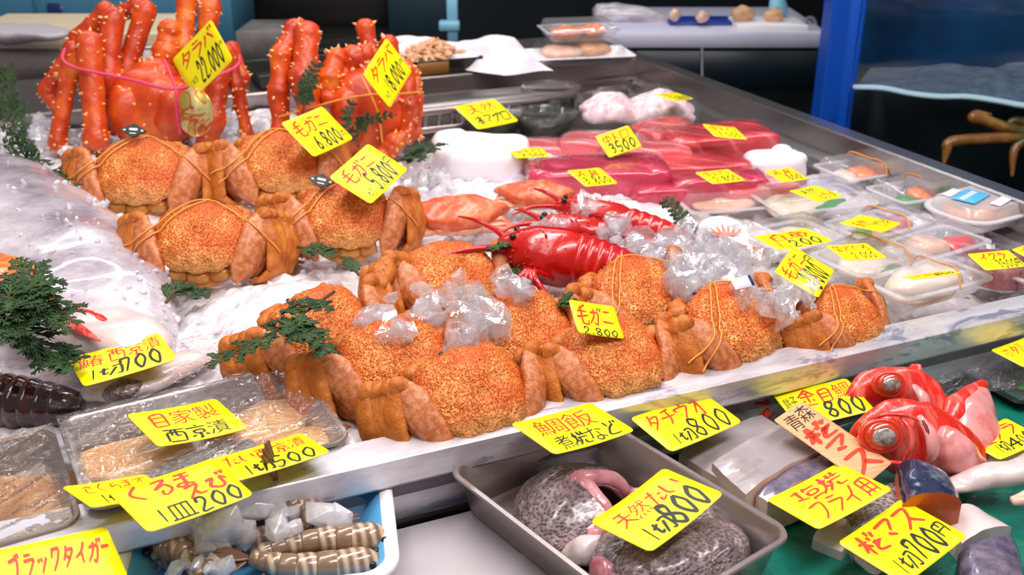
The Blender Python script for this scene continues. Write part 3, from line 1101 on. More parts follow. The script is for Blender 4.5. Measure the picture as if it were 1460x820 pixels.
def carapace(seed):
    """shield: rounded front with a toothed margin, straight narrow rear edge, low uneven dome covered in short fuzz"""
    nu, nv = 150, 84
    th = np.arange(nu) * 2 * math.pi / nu
    c, sn = np.cos(th), np.sin(th)
    e = .62
    ox = np.sign(c) * np.abs(c) ** e * .0535
    oy = np.sign(sn) * np.abs(sn) ** e * .047
    ox = ox * (1 - .30 * np.clip(-oy / .047 - .15, 0, 1) ** 1.1) * (1 - .03 * np.clip(oy / .047 - .3, 0, 1))
    oy = oy + .003 * np.exp(-(ox / .012) ** 2) * (sn > 0)
    tooth = .0016 * np.maximum(0, np.sin(th * 17 + 1)) ** 2 * (sn > -.55)
    R = []
    for s in np.linspace(0, 1, nv)[1:-1]:
        top = s > .40
        q = (1 - s) / .60 if top else s / .40
        q = math.sin(q * math.pi / 2) ** (.75 if top else .6)
        ln = np.hypot(ox, oy)
        k = q + tooth / ln * q ** 10
        z = (.0145 * (1 - q ** 4.6) ** .7 if top else -.018 * (1 - q ** 3))
        R.append(np.stack([ox * k, oy * k, np.full(nu, z)], 1))
    V, F = rings(R)
    x, y = V[:, 0], V[:, 1]
    up = V[:, 2] > .0005
    n = V / np.array([.05, .05, .030]) ** 2
    n /= np.linalg.norm(n, axis=1)[:, None] + 1e-9
    # swollen regions split by shallow furrows
    reg = .0045 * np.exp(-((x / .015) ** 2 + ((y - .014) / .016) ** 2)) + .0035 * np.exp(-((x / .013) ** 2 + ((y + .020) / .014) ** 2))
    for sx in (-1, 1):
        reg += .004 * np.exp(-(((x - sx * .030) / .012) ** 2 + ((y - .008) / .022) ** 2)) + .002 * np.exp(-(((x - sx * .017) / .008) ** 2 + ((y - .034) / .008) ** 2))
    lump = (fbm(V * 50, 2, seed) - .5) * .006 + (fbm(V * 300, 2, seed + 3) - .5) * .0016
    fur = np.random.default_rng(seed).uniform(-.0003, .0007, len(V))
    V = V + n * (lump + fur)[:, None]
    V[:, 2] += np.where(up, reg, 0)
    V[:, 1] -= .0016 * np.cos(x * 260) * (y < -.038)
    rng = np.random.default_rng(seed)
    g = Geo().add((V, F))
    for i in rng.choice(np.nonzero(V[:, 2] > .001)[0], 2400, replace=False):
        nn = nrm(n[i] + rng.normal(0, .35, 3) + np.array([0, .35, 0]))
        g.add(cone(V[i] - nn * .0003, nn, rng.uniform(.0005, .0009), rng.uniform(.0011, .0024), 3))
    return g.verts(), g.F


def bristle(rng, path, r, n, ln=.0032):
    p = cat(path, 24)
    g = Geo()
    for _ in range(n):
        i = rng.integers(1, 22)
        T = nrm(p[i + 1] - p[i - 1])
        v = rng.normal(0, 1, 3)
        v = nrm(v - T * (v @ T))
        g.add(cone(p[i] + v * r * .85, nrm(v + T * .5), .0007, ln * rng.uniform(.6, 1.2), 3))
    return g.verts(), g.F


def hairy_crab(name, seed, claw_out=False, band=False):
    rng = np.random.default_rng(seed)
    t = thing(name, 'x', 'crab')
    obj('carapace', carapace(seed), MAT['shell'], t)
    ab = Geo()
    for x, w in ((-.0225, .0125), (0, .0145), (.0225, .0125)):
        ab.add(wob(ell((x, -.043 + abs(x) * .15, -.013), rx(-35), (w, .011, .0085), 20, 14, .8, .85), .0016, 120, seed))
    ab.add(ell((0, -.03, -.019), None, (.036, .026, .008), 20, 10))
    obj('abdomen', ab, MAT['abdomen'], t)
    for s in (-1, 1):
        for i in range(4):
            j = rng.uniform(-.001, .001, 3)
            # thigh: a flat oval plate lying along the flank; the front legs are tucked under the hind one
            B = np.array([s * (.041 + .006 * i), -.050 + .008 * i, -.012 - .008 * i])
            K = np.array([s * (.0655 + .007 * i), .018 + .004 * i, .010 - .007 * i]) + j
            M = (B + K) / 2 + np.array([s * .004, 0, .005])
            g = Geo()
            up = nrm(np.array([s * .42, -.42, .80]))
            pa = [B, B * .82 + K * .18 + [s * .002, 0, .0025], M, B * .22 + K * .78 + [s * .002, 0, .003], K]
            wid = .0150 if i == 0 else .0115
            g.add(wob(tube(pa, [(.005, .004), (wid * .86, .0062), (wid, .0075), (wid, .0072), (wid * .66, .005)], 22, 34, up), .0008, 150, seed + i), 1)
            # knee, shin folded back along the outside, and the toe turned under
            T = np.array([s * (.079 + .004 * i), -.032 + .004 * i, -.021 - .006 * i]) + j
            U = T + np.array([-s * .026, -.012, -.008])
            Q = K + np.array([s * .008, .002, -.004])
            g.add(wob(tube([K + [-s * .002, .001, 0], K + [s * .005, .005, .001], Q], [(.0075, .006), (.0085, .0075), (.0075, .007)], 14, 14), .0016, 170, seed + i))
            pb = [Q, (Q + T) / 2 + [s * .005, .001, 0], T]
            up2 = nrm(np.array([s * .8, -.45, .45]))
            g.add(wob(tube(pb, [(.0085, .006), (.0130, .0070), (.0090, .005)], 16, 22, up2), .0011, 170, seed + i + 9))
            g.add(tube([T, (T + U) / 2 + [0, -.004, 0], U], [.0052, .0042, .0015], 8, 8))
            # rows of stiff bristles on the plate edges
            for path, wd_, uu in ((pa, wid, up), (pb, .0095, up2)):
                p = cat(path, 30)
                for k in range(2, 28):
                    Tn = nrm(p[k + 1] - p[k - 1])
                    sd_ = nrm(np.cross(Tn, uu))
                    prof = math.sin(math.pi * k / 29) ** .5
                    for q in (-1, 1):
                        bp_ = p[k] + sd_ * q * wd_ * prof * .95
                        g.add(cone(bp_, nrm(sd_ * q + uu * rng.uniform(-.3, .5) + Tn * rng.uniform(-.3, .3)), .0009, rng.uniform(.0018, .0034), 3))
            obj('leg', g, [MAT['leg'], MAT['merus']], t)
    for s in (-1, 1):
        g = Geo()
        tip = Geo()
        if claw_out and s == -1:
            a, b, c, d = np.array([-.04, .03, -.008]), np.array([-.072, .028, .012]), np.array([-.098, .0, .010]), np.array([-.098, -.024, .006])
        else:
            a, b, c, d = np.array([s * .03, .034, -.020]), np.array([s * .040, .042, -.017]), np.array([s * .027, .048, -.020]), np.array([s * .010, .047, -.022])
        g.add(wob(tube([a, (a + b) / 2 + [0, 0, .004], b], [.009, .011, .010], 12, 10), .002, 140, seed))
        g.add(wob(ell(b, None, (.011, .011, .011), 14, 10), .002, 140, seed))
        pm = [b, (b + c) / 2, c]
        g.add(wob(tube(pm, [(.009, .008), (.0135, .011), (.011, .009)], 14, 14), .002, 140, seed + 2))
        g.add(bristle(rng, pm, .012, 70))
        dv = nrm(d - c)
        sd = nrm(np.cross(dv, [0, 0, 1]))
        for q in (-1, 1):
            m = (c + d) / 2 + sd * q * .007
            g.add(tube([c + sd * q * .005, m, d + sd * q * .002], [.0062, .0052, .003], 8, 9))
            tip.add(tube([d + sd * q * .002, d + sd * q * .001 + dv * .004], [.0026, .001], 6, 5))
        cl = obj('claw', g, MAT['leg'], t)
        obj('claw_tip', tip, MAT['claw_tip'], cl)
    ey = Geo()
    for s in (-1, 1):
        ey.add(tube([(s * .011, .040, -.002), (s * .013, .049, -.003)], [.002, .0026], 8, 6))
    obj('eyes', ey, MAT['dark'], t)
    if band:
        g = Geo()
        allv = np.concatenate([np.array([v.co[:] for v in ch.data.vertices]) for ch in t.children if ch.name.split('.')[0] in ('carapace', 'leg')])
        for pts in ([(-.090, -.010, -.010), (-.062, -.006, .013), (-.03, .026, .02), (.0, .046, .010), (.03, .03, .02), (.06, .004, .014), (.088, -.016, -.010)], [(-.082, -.024, -.008), (-.052, -.008, .014), (-.022, .024, .02), (.006, .047, .008)]):
            q = cat(pts, 46)
            for i in range(46):
                m = np.hypot(allv[:, 0] - q[i, 0], allv[:, 1] - q[i, 1]) < .0035
                if m.any():
                    q[i, 2] = allv[m, 2].max() + .0008
            q[1:-1, 2] = (q[:-2, 2] + q[1:-1, 2] + q[2:, 2]) / 3 + .0003
            g.add(tube(q, [.0009], 6, 60))
        obj('elastic_band', g, MAT['band'], t)
    return t


protos = {'a': hairy_crab('hairy_crab', 3, False, True), 'b': hairy_crab('hairy_crab', 11), 'c': hairy_crab('hairy_crab', 23, True)}
used = set()
CR = [  # px, py, z, world yaw, pitch, roll, scale, kind, label
    (200, 246, .050, -20, 36, 0, 1.18, 'a', 'hairy crab wearing a black diamond tag, in front of the left king crab'),
    (287, 340, .050, -20, 33, 0, 1.05, 'a', 'band-tied hairy crab on the ice ahead of the black-tagged crab by the big grey fish'),
    (400, 232, .052, -2, 38, 6, 1.12, 'a', 'hairy crab half behind the 6,800 price card'),
    (492, 308, .050, -8, 36, 4, 1.04, 'a', 'hairy crab lying under the 5,800 price card'),
    (648, 392, .032, 8, 28, 4, 1.0, 'c', 'hairy crab with a bent claw thrust out, beside the red spiny lobster'),
    (462, 470, .026, 22, 34, -8, .98, 'b', 'hairy crab with a dark cedar branch lying across it'),
    (568, 514, .022, 8, 34, -4, 1.0, 'b', 'hairy crab in the front pile, right of the crab under cedar'),
    (750, 474, .024, 12, 32, -2, 1.0, 'b', 'hairy crab behind the front rim, left of the small propped card'),
    (676, 560, .020, 6, 34, 0, .98, 'b', 'hairy crab closest to the front rim, its back pressed to the steel edge'),
    (878, 510, .020, 6, 30, 0, .95, 'b', 'hairy crab just in front of the small propped card'),
    (915, 420, .024, 20, 30, -4, 1.03, 'a', 'band-tied hairy crab right of the small propped card, half under clear ice'),
    (1050, 462, .020, 22, 32, 0, 1.05, 'a', 'hairy crab with a small white tag, against the front rim'),
    (1212, 452, .012, 22, 32, 0, .82, 'a', 'smallest visible hairy crab at the rim, beside the white scallop pack'),
]
CRABS = []
for (px, py, z, yw, pit, rol, s, k, lab) in CR:
    o = protos[k] if k not in used else copy_tree(protos[k])
    used.add(k)
    o['label'] = lab
    o['group'] = 'hairy crabs on the ice'
    place(o, at(px, py, z), rz(yw) @ rx(pit) @ ry(rol), s)
    o.rotation_mode = 'XYZ'
    CRABS.append(o)


def add_part(root, name, g, mats, smooth=True):
    """a part given in the root's own coordinates"""
    me = mesh_of(name, g, mats, smooth)
    o = bpy.data.objects.new(name, me)
    COL.objects.link(o)
    o.parent = root
    ORG[o.name] = np.zeros(3)
    return o


def diamond(w, h, th=.0012):
    return rings([np.array([(w, 0, -th), (0, h, -th), (-w, 0, -th), (0, -h, -th)]), np.array([(w, 0, th), (0, h, th), (-w, 0, th), (0, -h, th)])])


for i, (x, y, z, a) in ((0, (-.006, .042, .027, -6)), (2, (.040, .022, .028, 10)), (3, (-.026, .034, .027, -18))):
    R = rz(a) @ rx(12)
    d = add_part(CRABS[i], 'diamond_tag', xf(diamond(.016, .0095), R, (x, y, z)), MAT['black'], False)
    d['label'] = 'black diamond tag with white print'
    g = Geo()
    for bx, by, w, h in ((0, .0012, .010, .0028), (0, -.004, .008, .0012), (-.0105, 0, .003, .0018), (.0105, 0, .003, .0018)):
        g.add(xf(box((bx, by, .0014), (w, h, .0005)), R, (x, y, z)))
    add_part(d, 'white_print', g, MAT['label_w'])
R = rz(-100) @ ry(12)
d = add_part(CRABS[11], 'paper_tag', xf(box((0, 0, 0), (.012, .028, .0008)), R, (.014, .026, .030)), MAT['label_w'])
add_part(d, 'blue_corner', xf(box((0, .0125, .0005), (.0115, .004, .0006)), R, (.014, .026, .030)), MAT['label_n'])

# ------------------------------------------------------------------ king crabs
def spikes_on(g, rng, path, r, n, size=.0042):
    p = cat(path, 60)
    rr = cat(np.asarray(r, float), 60)[:, 0]
    for _ in range(n):
        i = rng.integers(1, 58)
        T = nrm(p[i + 1] - p[i - 1])
        v = rng.normal(0, 1, 3)
        v = v - T * (v @ T)
        v = nrm(v)
        g.add(cone(p[i] + v * rr[i] * .93, nrm(v + T * rng.uniform(-.2, .2)), size * .55, size * rng.uniform(.8, 1.6)))


def king_leg(t, pts, rpx, T, rng, parent=None, n=26, name='leg', flat=1.0):
    """pts: (px, py, depth offset); a jointed spiny leg, each joint swollen"""
    W = [P(x, y, T + d) for x, y, d in pts]
    g, sp = Geo(), Geo()
    rs = [q * 1.02 * T / FPX for q in rpx]
    for i in range(len(W) - 1):
        a, b = W[i], W[i + 1]
        r0, r1 = rs[i], rs[i + 1]
        seg = [a, a * .75 + b * .25, (a + b) / 2, a * .25 + b * .75, b]
        rr = [r0 * 1.06, r0 * .9, (r0 + r1) * .47, r1 * .98, r1 * 1.12]
        rr2 = np.stack([np.array(rr), np.array(rr) * flat], 1)
        g.add(wob(tube(seg, rr2, 18, 24), .0022, 70, i))
        spikes_on(sp, rng, seg, rr, int(n * np.linalg.norm(b - a) / .1), .0046)
        for k in range(9):
            v = nrm(rng.normal(0, 1, 3))
            sp.add(cone(b + v * r1 * 1.0, v, .0036, .008))
    if sp.n:
        g.add((sp.verts(), sp.F), 1)
    return obj(name, g, [MAT['king'], MAT['spike']], t)


def king_body(t, px, py, hw, hh, T, rng, top):
    c = P(px, py, T + .05)
    k = T / FPX
    ax = np.stack([RT, nrm(np.array([_sy, _cy, 0])), [0, 0, 1.0]], 1)
    g = Geo()
    g.add(wob(ell(c, ax, (hw * k, .055, hh * k), 44, 34, .85, .85), .007, 26, 2))
    g.add(wob(ell(P(px + top[0], py + top[1], T + .045), ax, (hw * k * .55, .035, hh * k * .55), 28, 20), .006, 34, 6))
    for s in (-.5, .5):
        g.add(wob(ell(P(px + s * hw, py + hh * .1, T + .03), ax, (hw * k * .48, .045, hh * k * .75), 28, 20), .005, 34, 6))
    sp = Geo()
    V = g.verts()
    m = V.mean(0)
    for i in rng.integers(0, len(V), 130):
        v = nrm(V[i] - c)
        if v @ FW < .1:
            sp.add(cone(V[i] - v * .001, v, .003, .0065))
    g.add((sp.verts(), sp.F), 1)
    return obj('carapace', g, [MAT['king'], MAT['spike']], t)


rng = np.random.default_rng(5)
T1 = 1.80
k1 = thing('king_crab', 'left king crab, upright, legs bundled with pink string beside 22,000 card', 'crab', at(215, 232, -.02), 'boiled king crabs')
king_body(k1, 218, 155, 66, 58, T1, rng, (0, -42))
king_leg(k1, [(148, 215, .01), (137, 198, -.02), (127, 62, -.02)], [14, 17, 17], T1, rng)
king_leg(k1, [(130, 62, -.01), (98, 108, 0), (82, 205, 0), (97, 222, 0)], [15, 14, 12, 8], T1, rng)
king_leg(k1, [(104, 70, .04), (66, 130, .05), (80, 155, .05)], [13, 12, 8], T1, rng)
king_leg(k1, [(160, 178, .05), (152, 110, .03), (161, 26, .03)], [16, 19, 16], T1, rng)
king_leg(k1, [(152, 16, .05), (112, 56, .06), (100, 120, .07)], [14, 14, 10], T1, rng)
king_leg(k1, [(172, 165, .08), (178, 110, .07), (207, 16, .07)], [15, 17, 15], T1, rng)
king_leg(k1, [(196, 8, .09), (160, 26, .1), (140, 60, .11)], [13, 12, 9], T1, rng)
king_leg(k1, [(226, 112, .06), (236, 74, .06), (242, 44, .06)], [15, 18, 16], T1, rng, name='claw')
king_leg(k1, [(262, 150, .07), (263, 62, .07), (267, -6, .07)], [13, 14, 15], T1, rng)
king_leg(k1, [(290, 150, .08), (293, 70, .08), (300, 10, .08)], [13, 14, 15], T1, rng)
king_leg(k1, [(290, 218, 0), (302, 170, -.01), (316, 84, .0)], [15, 18, 16], T1, rng)
king_leg(k1, [(322, 76, .02), (338, 122, .02), (352, 190, .03)], [14, 11, 9], T1, rng)
king_leg(k1, [(330, 70, .06), (346, 112, .06), (340, 150, .06)], [12, 11, 8], T1, rng)


def strand(t, pts, T, r, m, name):
    return obj(name, tube([P(x, y, T + d) for x, y, d in pts], [r], 7, 50), m, t)


strand(k1, [(92, 70, .0), (90, 86, -.035), (112, 98, -.045), (180, 112, -.06), (247, 127, -.075), (296, 113, -.06), (337, 95, -.03), (342, 80, .02)], T1, .0028, MAT['pink'], 'pink_string')
strand(k1, [(234, 86, -.03), (243, 106, -.055), (251, 130, -.077), (252, 160, -.065), (257, 190, -.05)], T1, .0026, MAT['pink'], 'pink_string')
md = Geo()
an = np.arange(40) * 2 * math.pi / 40
_a, _b = P(278, 160, T1 - .075), T1 / FPX
ring = []
for q in an:
    x, y = 25 * math.cos(q), 33 * math.sin(q)
    x = max(x, -20)
    ring.append((x, y))
ring = np.array(ring)
mk = lambda d, s: np.array([_a + (RT * x * s + nrm(UP + FW * -.2) * y * s) * _b + FW * d for x, y in ring])
md.add(rings([mk(.002, 1), mk(0, 1.0), mk(-.0008, .96)]))
obj('foil_medal', md, MAT['gold'], k1)['label'] = 'round gold foil medal hanging on string'

T2 = 1.74
k2 = thing('king_crab', 'right king crab, upright, tied with pale band beside the 18,000 card', 'crab', at(520, 240, -.02), 'boiled king crabs')
king_body(k2, 530, 160, 62, 70, T2, rng, (-6, -50))
king_leg(k2, [(400, 182, .0), (397, 130, -.01), (402, 78, -.01), (420, 42, 0)], [14, 15, 15, 14], T2, rng)
king_leg(k2, [(442, 160, -.02), (434, 112, -.02), (438, 48, -.01)], [18, 21, 17], T2, rng)
king_leg(k2, [(428, 40, .04), (405, 70, .05), (400, 150, .05)], [13, 14, 12], T2, rng)
king_leg(k2, [(468, 140, .0), (470, 112, .0), (480, 84, .01)], [16, 18, 15], T2, rng)
king_leg(k2, [(490, 105, .02), (505, 84, .02), (520, 78, .02)], [15, 19, 14], T2, rng, name='claw')
king_leg(k2, [(535, 110, .05), (530, 78, .05), (521, 40, .05)], [13, 12, 13], T2, rng)
king_leg(k2, [(562, 120, .05), (560, 92, .05), (555, 62, .05)], [13, 12, 12], T2, rng)
king_leg(k2, [(580, 195, .01), (584, 150, .0), (578, 98, .0)], [12, 14, 13], T2, rng)
king_leg(k2, [(590, 104, .03), (595, 140, .03), (594, 192, .03)], [10, 9, 7], T2, rng)
king_leg(k2, [(548, 222, -.01), (562, 205, -.01), (584, 190, .0)], [14, 14, 10], T2, rng)
strand(k2, [(386, 172, .0), (400, 166, -.02), (449, 152, -.045), (490, 141, -.06), (528, 135, -.07), (565, 134, -.05), (602, 131, .01)], T2, .0017, MAT['band'], 'elastic_band')
strand(k2, [(516, 110, -.04), (530, 138, -.069), (540, 165, -.066), (545, 202, -.05)], T2, .0017, MAT['band'], 'elastic_band')

# ------------------------------------------------------------------ spiny lobsters
def lobster(name, label, head, tail, rpx, T, tail_seg, rng, dpt=.02, mat='lobster', legs=True, curl=14):
    """head / tail: pixel points of the body axis"""
    A, B = P(*head, T), P(*tail, T - dpt)
    k = T / FPX
    t = thing(name, label, 'lobster', (A + B) / 2 - np.array([0, 0, rpx * k]))
    d = nrm(B - A)
    L = np.linalg.norm(B - A)
    M = A + d * L * .55
    r = rpx * k
    g = Geo()
    g.add(wob(tube([A, A + d * L * .12, A + d * L * .3, A + d * L * .46, M], [(r * .45, r * .5), (r * .8, r * .8), (r, r), (r * 1.02, r), (r * .9, r * .9)], 22, 26), .002, 60, 2))
    for _ in range(90):
        u = rng.uniform(.05, .5)
        v = rng.normal(0, 1, 3)
        v = nrm(v - d * (v @ d))
        rr = r * np.interp(u, [0, .12, .3, .5], [.5, .8, 1, .95])
        g.add(cone(A + d * L * u + v * rr * .95, nrm(v - d * .6), .0018, .0052))
    obj('carapace', g, MAT[mat], t)
    dn_ = np.array([0, 0, -1.0])
    n = tail_seg
    for i in range(n):
        u0 = .53 + .47 * i / n
        u1 = u0 + .47 / n * 1.28
        c0 = A + d * L * u0 + dn_ * curl * k * (i / n) ** 2
        c1 = A + d * L * u1 + dn_ * curl * k * ((i + 1.2) / n) ** 2
        q = r * (1.0 - .34 * (i / n) ** 1.8)
        obj('tail_segment', tube([c0, (c0 + c1) / 2, c1], [(q * .86, q * .86), (q * .98, q * .98), (q * .9, q * .9)], 22, 9), MAT[mat], t)
    E_ = A + d * L + dn_ * curl * k
    fan = Geo()
    for a in (-.6, -.3, 0, .3, .6):
        s = np.cross(d, [0, 0, 1])
        e = E_ + nrm(d * .6 + dn_ * .7 + s * a) * r * 1.1
        fan.add(tube([E_, (E_ + e) / 2, e], [(r * .2, r * .1), (r * .32, r * .07), (r * .22, r * .04)], 10, 8))
    obj('tail_fan', fan, MAT[mat], t)
    if legs:
        s = nrm(np.cross(d, [0, 0, 1]))
        for sd in (-1, 1):
            for i in range(4):
                b = A + d * L * (.16 + .09 * i) + s * sd * r * .7 + dn_ * r * .5
                kx = b + s * sd * r * 1.0 + np.array([0, 0, r * .5]) - d * r * .3 * (i - 1)
                f = kx + s * sd * r * .7 - np.array([0, 0, r * 1.2]) + d * r * .8 * (i - 1.5)
                obj('leg', tube([b, kx, (kx + f) / 2 + s * sd * r * .1, f], [.0042, .004, .0034, .0018], 8, 16), MAT[mat], t)
        for sd in (-1, 1):
            b = A + s * sd * r * .35
            obj('antenna', tube([b, b - d * r * .6 + s * sd * r * .5 + [0, 0, r * .15], b - d * r * 1.6 + s * sd * r * 1.3 + [0, 0, r * .05], b - d * r * 2.4 + s * sd * r * 2.2 - [0, 0, r * .3]], [.0055, .004, .0026, .0012], 8, 20), MAT[mat], t)
            ee = A + d * r * .25 + s * sd * r * .35 + np.array([0, 0, r * .55])
            obj('eye', ell(ee, None, (.004, .004, .004), 10, 8), MAT['dark'], t)
    return t


lobster('spiny_lobster', 'large red spiny lobster, closest of the three to the propped small card', (724, 352), (900, 388), 42, 1.235, 6, rng, .02, curl=4)
lobster('spiny_lobster', 'red spiny lobster just behind the large one, mostly under clear ice', (770, 318), (922, 346), 20, 1.34, 5, rng, .02, curl=6)
lobster('spiny_lobster', 'red spiny lobster farthest back, tail beside the dark pink wrapped tuna', (800, 294), (974, 338), 23, 1.43, 6, rng, .03, curl=6)


def flower_crab(px, py, z, yw, s, label):
    t = thing('swimming_crab', label, 'crab')
    c = wob(ell((0, 0, 0), None, (.060, .036, .021), 48, 22, 1.0, 1.1), .003, 50, 3)
    V, F = c
    V[:, 0] *= 1 + .30 * np.exp(-((V[:, 1] - .006) / .006) ** 2) * np.clip((np.abs(V[:, 0]) - .035) / .025, 0, 1)
    V[:, 2] += .002 * np.sin(V[:, 0] * 160) * np.cos(V[:, 1] * 190)
    g = Geo().add((V, F))
    for a in range(15, 166, 12):
        q = math.radians(a)
        g.add(cone(np.array([.057 * math.cos(q), .0335 * math.sin(q), .001]), [math.cos(q), math.sin(q), .1], .0022, .006))
    for sd in (-1, 1):
        g.add(cone(np.array([sd * .056, .004, .001]), [sd, .1, .1], .005, .018, 8))
    obj('carapace', g, MAT['flower'], t)
    g = Geo()
    g.add(ell((0, -.006, -.012), None, (.05, .03, .010), 30, 14))
    obj('underside', g, MAT['flower_w'], t)
    for sd in (-1, 1):
        for i in range(4):
            b = np.array([sd * (.035 - .004 * i), -.024 + .008 * i - .004, -.012])
            k_ = b + [sd * .032, -.016 + .008 * i, .006]
            e = k_ + [sd * .016, -.022 + .006 * i, -.012]
            obj('leg', tube([b, k_, (k_ + e) / 2 + [sd * .004, 0, 0], e], [(.005, .004), (.0055, .004), (.005, .003), (.002, .002)], 9, 16), MAT['flower_w'], t)
        b = np.array([sd * .04, .012, -.008])
        k_ = b + [sd * .022, .006, -.002]
        e = b + [sd * .008, .022, -.004]
        g = Geo()
        g.add(tube([b, k_, (k_ + e) / 2 + [sd * .004, .006, 0], e], [.006, .007, .008, .006], 10, 16))
        for q in (-1, 1):
            g.add(tube([e, e + [-sd * .012, .004 + q * .004, 0], e + [-sd * .024, q * .001, 0]], [.004, .0035, .0014], 8, 8))
        obj('claw', g, MAT['flower'], t)
    place(t, at(px, py, z), rz(yw) @ rx(10), s)
    return t


flower_crab(650, 304, .02, -14, 1.0, 'pale orange swimming crab lying beside the 5,800 price card')
flower_crab(762, 276, .012, -30, .8, 'orange swimming crab between the paler crab and dark wrapped tuna')

# ------------------------------------------------------------------ tuna blocks in film, ice bags, squid, seaweed tubs
def tblock(px, py, z, w, d, h, yw, m, label, e=.28, tilt=0, amp=.006):
    c = at(px, py, z + h / 2)
    ax = rz(yw) @ ry(tilt)
    g = wob(ell(c, ax, (w / 2, d / 2, h / 2), 44, 24, e, e), amp, 30, int(px))
    t = obj('tuna_block', g, MAT[m])
    tag(t, label, 'tuna', 'tuna blocks in cling film')
    V, F = ell(c, ax, (w / 2 + .0022, d / 2 + .0022, h / 2 + .0022), 44, 24, e, e)
    V = wob((V, F), amp, 30, int(px))[0]
    V = V + (fbm(V * 150, 2, 5) - .5)[:, None] * .003
    obj('cling_film', (V, F), MAT['wrap'], t)
    return t


ZT = -.055
tblock(742, 216, -.055, .24, .075, .035, -22, 'otoro', 'long pale pink tuna strip at left, beside the smooth white ice bag')
tblock(848, 212, ZT, .13, .09, .045, -28, 'otoro', 'pink tuna block behind the tilted 3,500 card')
tblock(952, 200, ZT, .11, .12, .055, -4, 'otoro', 'striped pink tuna block left of the largest tuna block')
tblock(1020, 208, ZT, .21, .11, .062, -8, 'chu', 'largest red tuna block, at back right against the steel side')
tblock(922, 222, ZT + .015, .15, .07, .04, -22, 'otoro', 'pink tuna block in front of the tilted 3,500 card')
tblock(850, 256, ZT, .23, .10, .06, -20, 'akami', 'dark crimson tuna block in crinkled film under the 3,800 card')
tblock(985, 246, ZT, .20, .07, .045, -16, 'chu', 'long red tuna block in front of the largest one')
tblock(1024, 268, ZT, .16, .06, .045, -16, 'akami', 'red tuna block under the 2,800 card')
tblock(955, 276, ZT, .13, .055, .035, -16, 'akami', 'short red tuna block with round cut end behind spiny lobster tail')
tblock(1082, 274, ZT, .13, .05, .03, -6, 'otoro', 'flat pink tuna slice behind the clear packs')
tblock(1112, 264, ZT, .08, .04, .025, -10, 'akami', 'small dark red tuna piece under the 1,800 card')


def icebag(px, py, z, r, label, seed, lump=()):
    c = at(px, py, z)
    g = Geo()
    g.add(wob(ell(c, rz(-23.6), r, 34, 22, .5, .6), .012, 14, seed))
    for dx, dy, dz, q in lump:
        g.add(wob(ell(c + rz(-23.6) @ np.array([dx, dy, dz]), rz(-23.6), q, 24, 16), .006, 30, seed + 1))
    tag(obj('ice_bag', g, simple('white_ice_bag', '#efeaf0', .45, bump=(40, .15)) if 'white_ice_bag' not in bpy.data.materials else bpy.data.materials['white_ice_bag']), label, 'ice bag')


icebag(682, 226, -.01, (.078, .06, .032), 'large smooth white ice bag left of the tuna blocks', 2, [(-.045, .02, .022, (.035, .03, .022))])
icebag(1106, 236, -.025, (.048, .04, .024), 'rounded white ice bag right of the tuna blocks', 7, [(.01, .005, .026, (.016, .015, .01)), (.03, .0, .012, (.02, .02, .012))])


def squidbag(px, py, z, s, seed, label, m='squid'):
    rng = np.random.default_rng(seed)
    c = at(px, py, z)
    t = thing('squid_bag', label, 'squid', c, 'bagged squid')
    g = Geo()
    for k in range(4):
        y = (k - 1.5) * s * .42
        dz = .35 * s * (1 - abs(k - 1.5) / 2.2)
        a = c + rz(-23.6) @ np.array([-s * .9, y * .8, dz])
        b = c + rz(-23.6) @ np.array([0, y, dz + s * .22])
        e = c + rz(-23.6) @ np.array([s * .9, y * .8, dz - s * .1])
        g.add(wob(tube([a, b, e], [s * .26, s * .38, s * .24], 16, 18), s * .12, 40, seed + k))
    obj('squid', g, MAT[m], t)
    V, F = ell(c + np.array([0, 0, s * .25]), rz(-23.6), (s * 1.35, s * .95, s * .75), 36, 20, .8, .8)
    obj('clear_bag', wob((V, F), .014, 34, seed), MAT['wrap'], t)


squidbag(872, 166, -.03, .055, 4, 'bag of pale squid directly behind the tilted 3,500 card')
squidbag(942, 166, -.03, .058, 9, 'bag of pinkish squid against the right steel wall, before a flat card')


def tub(px, py, z, r, h, label, m, fill=.7):
    c = at(px, py, z)
    t = thing('plastic_tub', label, 'tub', c, 'clear tubs at the back')
    obj('cup', lathe([(r * .8, 0), (r * .84, .001), (r, h - .004), (r * 1.06, h - .003), (r * 1.06, h), (r * .98, h), (r * .82, .003)], 36, c), MAT['tubclear'], t)
    obj('lid', lathe([(r * 1.07, h + .0005), (r * 1.07, h + .004), (r * .97, h + .005), (r * .93, h + .003)], 36, c), MAT['tubclear'], t)
    tag(obj('seaweed', wob(lathe([(r * .74, .002), (r * .8, .005), (r * .9, h * fill), (r * .8, h * fill + .003)], 30, c), .004, 60, int(px)), MAT[m]), label.replace('clear tub of dark seaweed', 'dark wet seaweed in the clear tub'), 'seaweed', kind='stuff')


tub(785, 162, -.06, .06, .055, 'clear tub of dark seaweed left of the bagged squid', 'seaweed')
tub(776, 190, -.065, .062, .04, 'clear tub of dark seaweed directly behind pink tuna blocks', 'seaweed')
tub(700, 190, -.06, .062, .045, 'clear tub of dark seaweed carrying the card with black 本マグロ', 'seaweed')

# ------------------------------------------------------------------ right hand packs
def filler(name, label, cat_, c, ax, rad, m, seed, amp=.005, e=.8, group=None):
    return tag(obj(name, wob(ell(c, ax, rad, 26, 16, e, e), amp, 45, seed), MAT[m]), label, cat_, group)


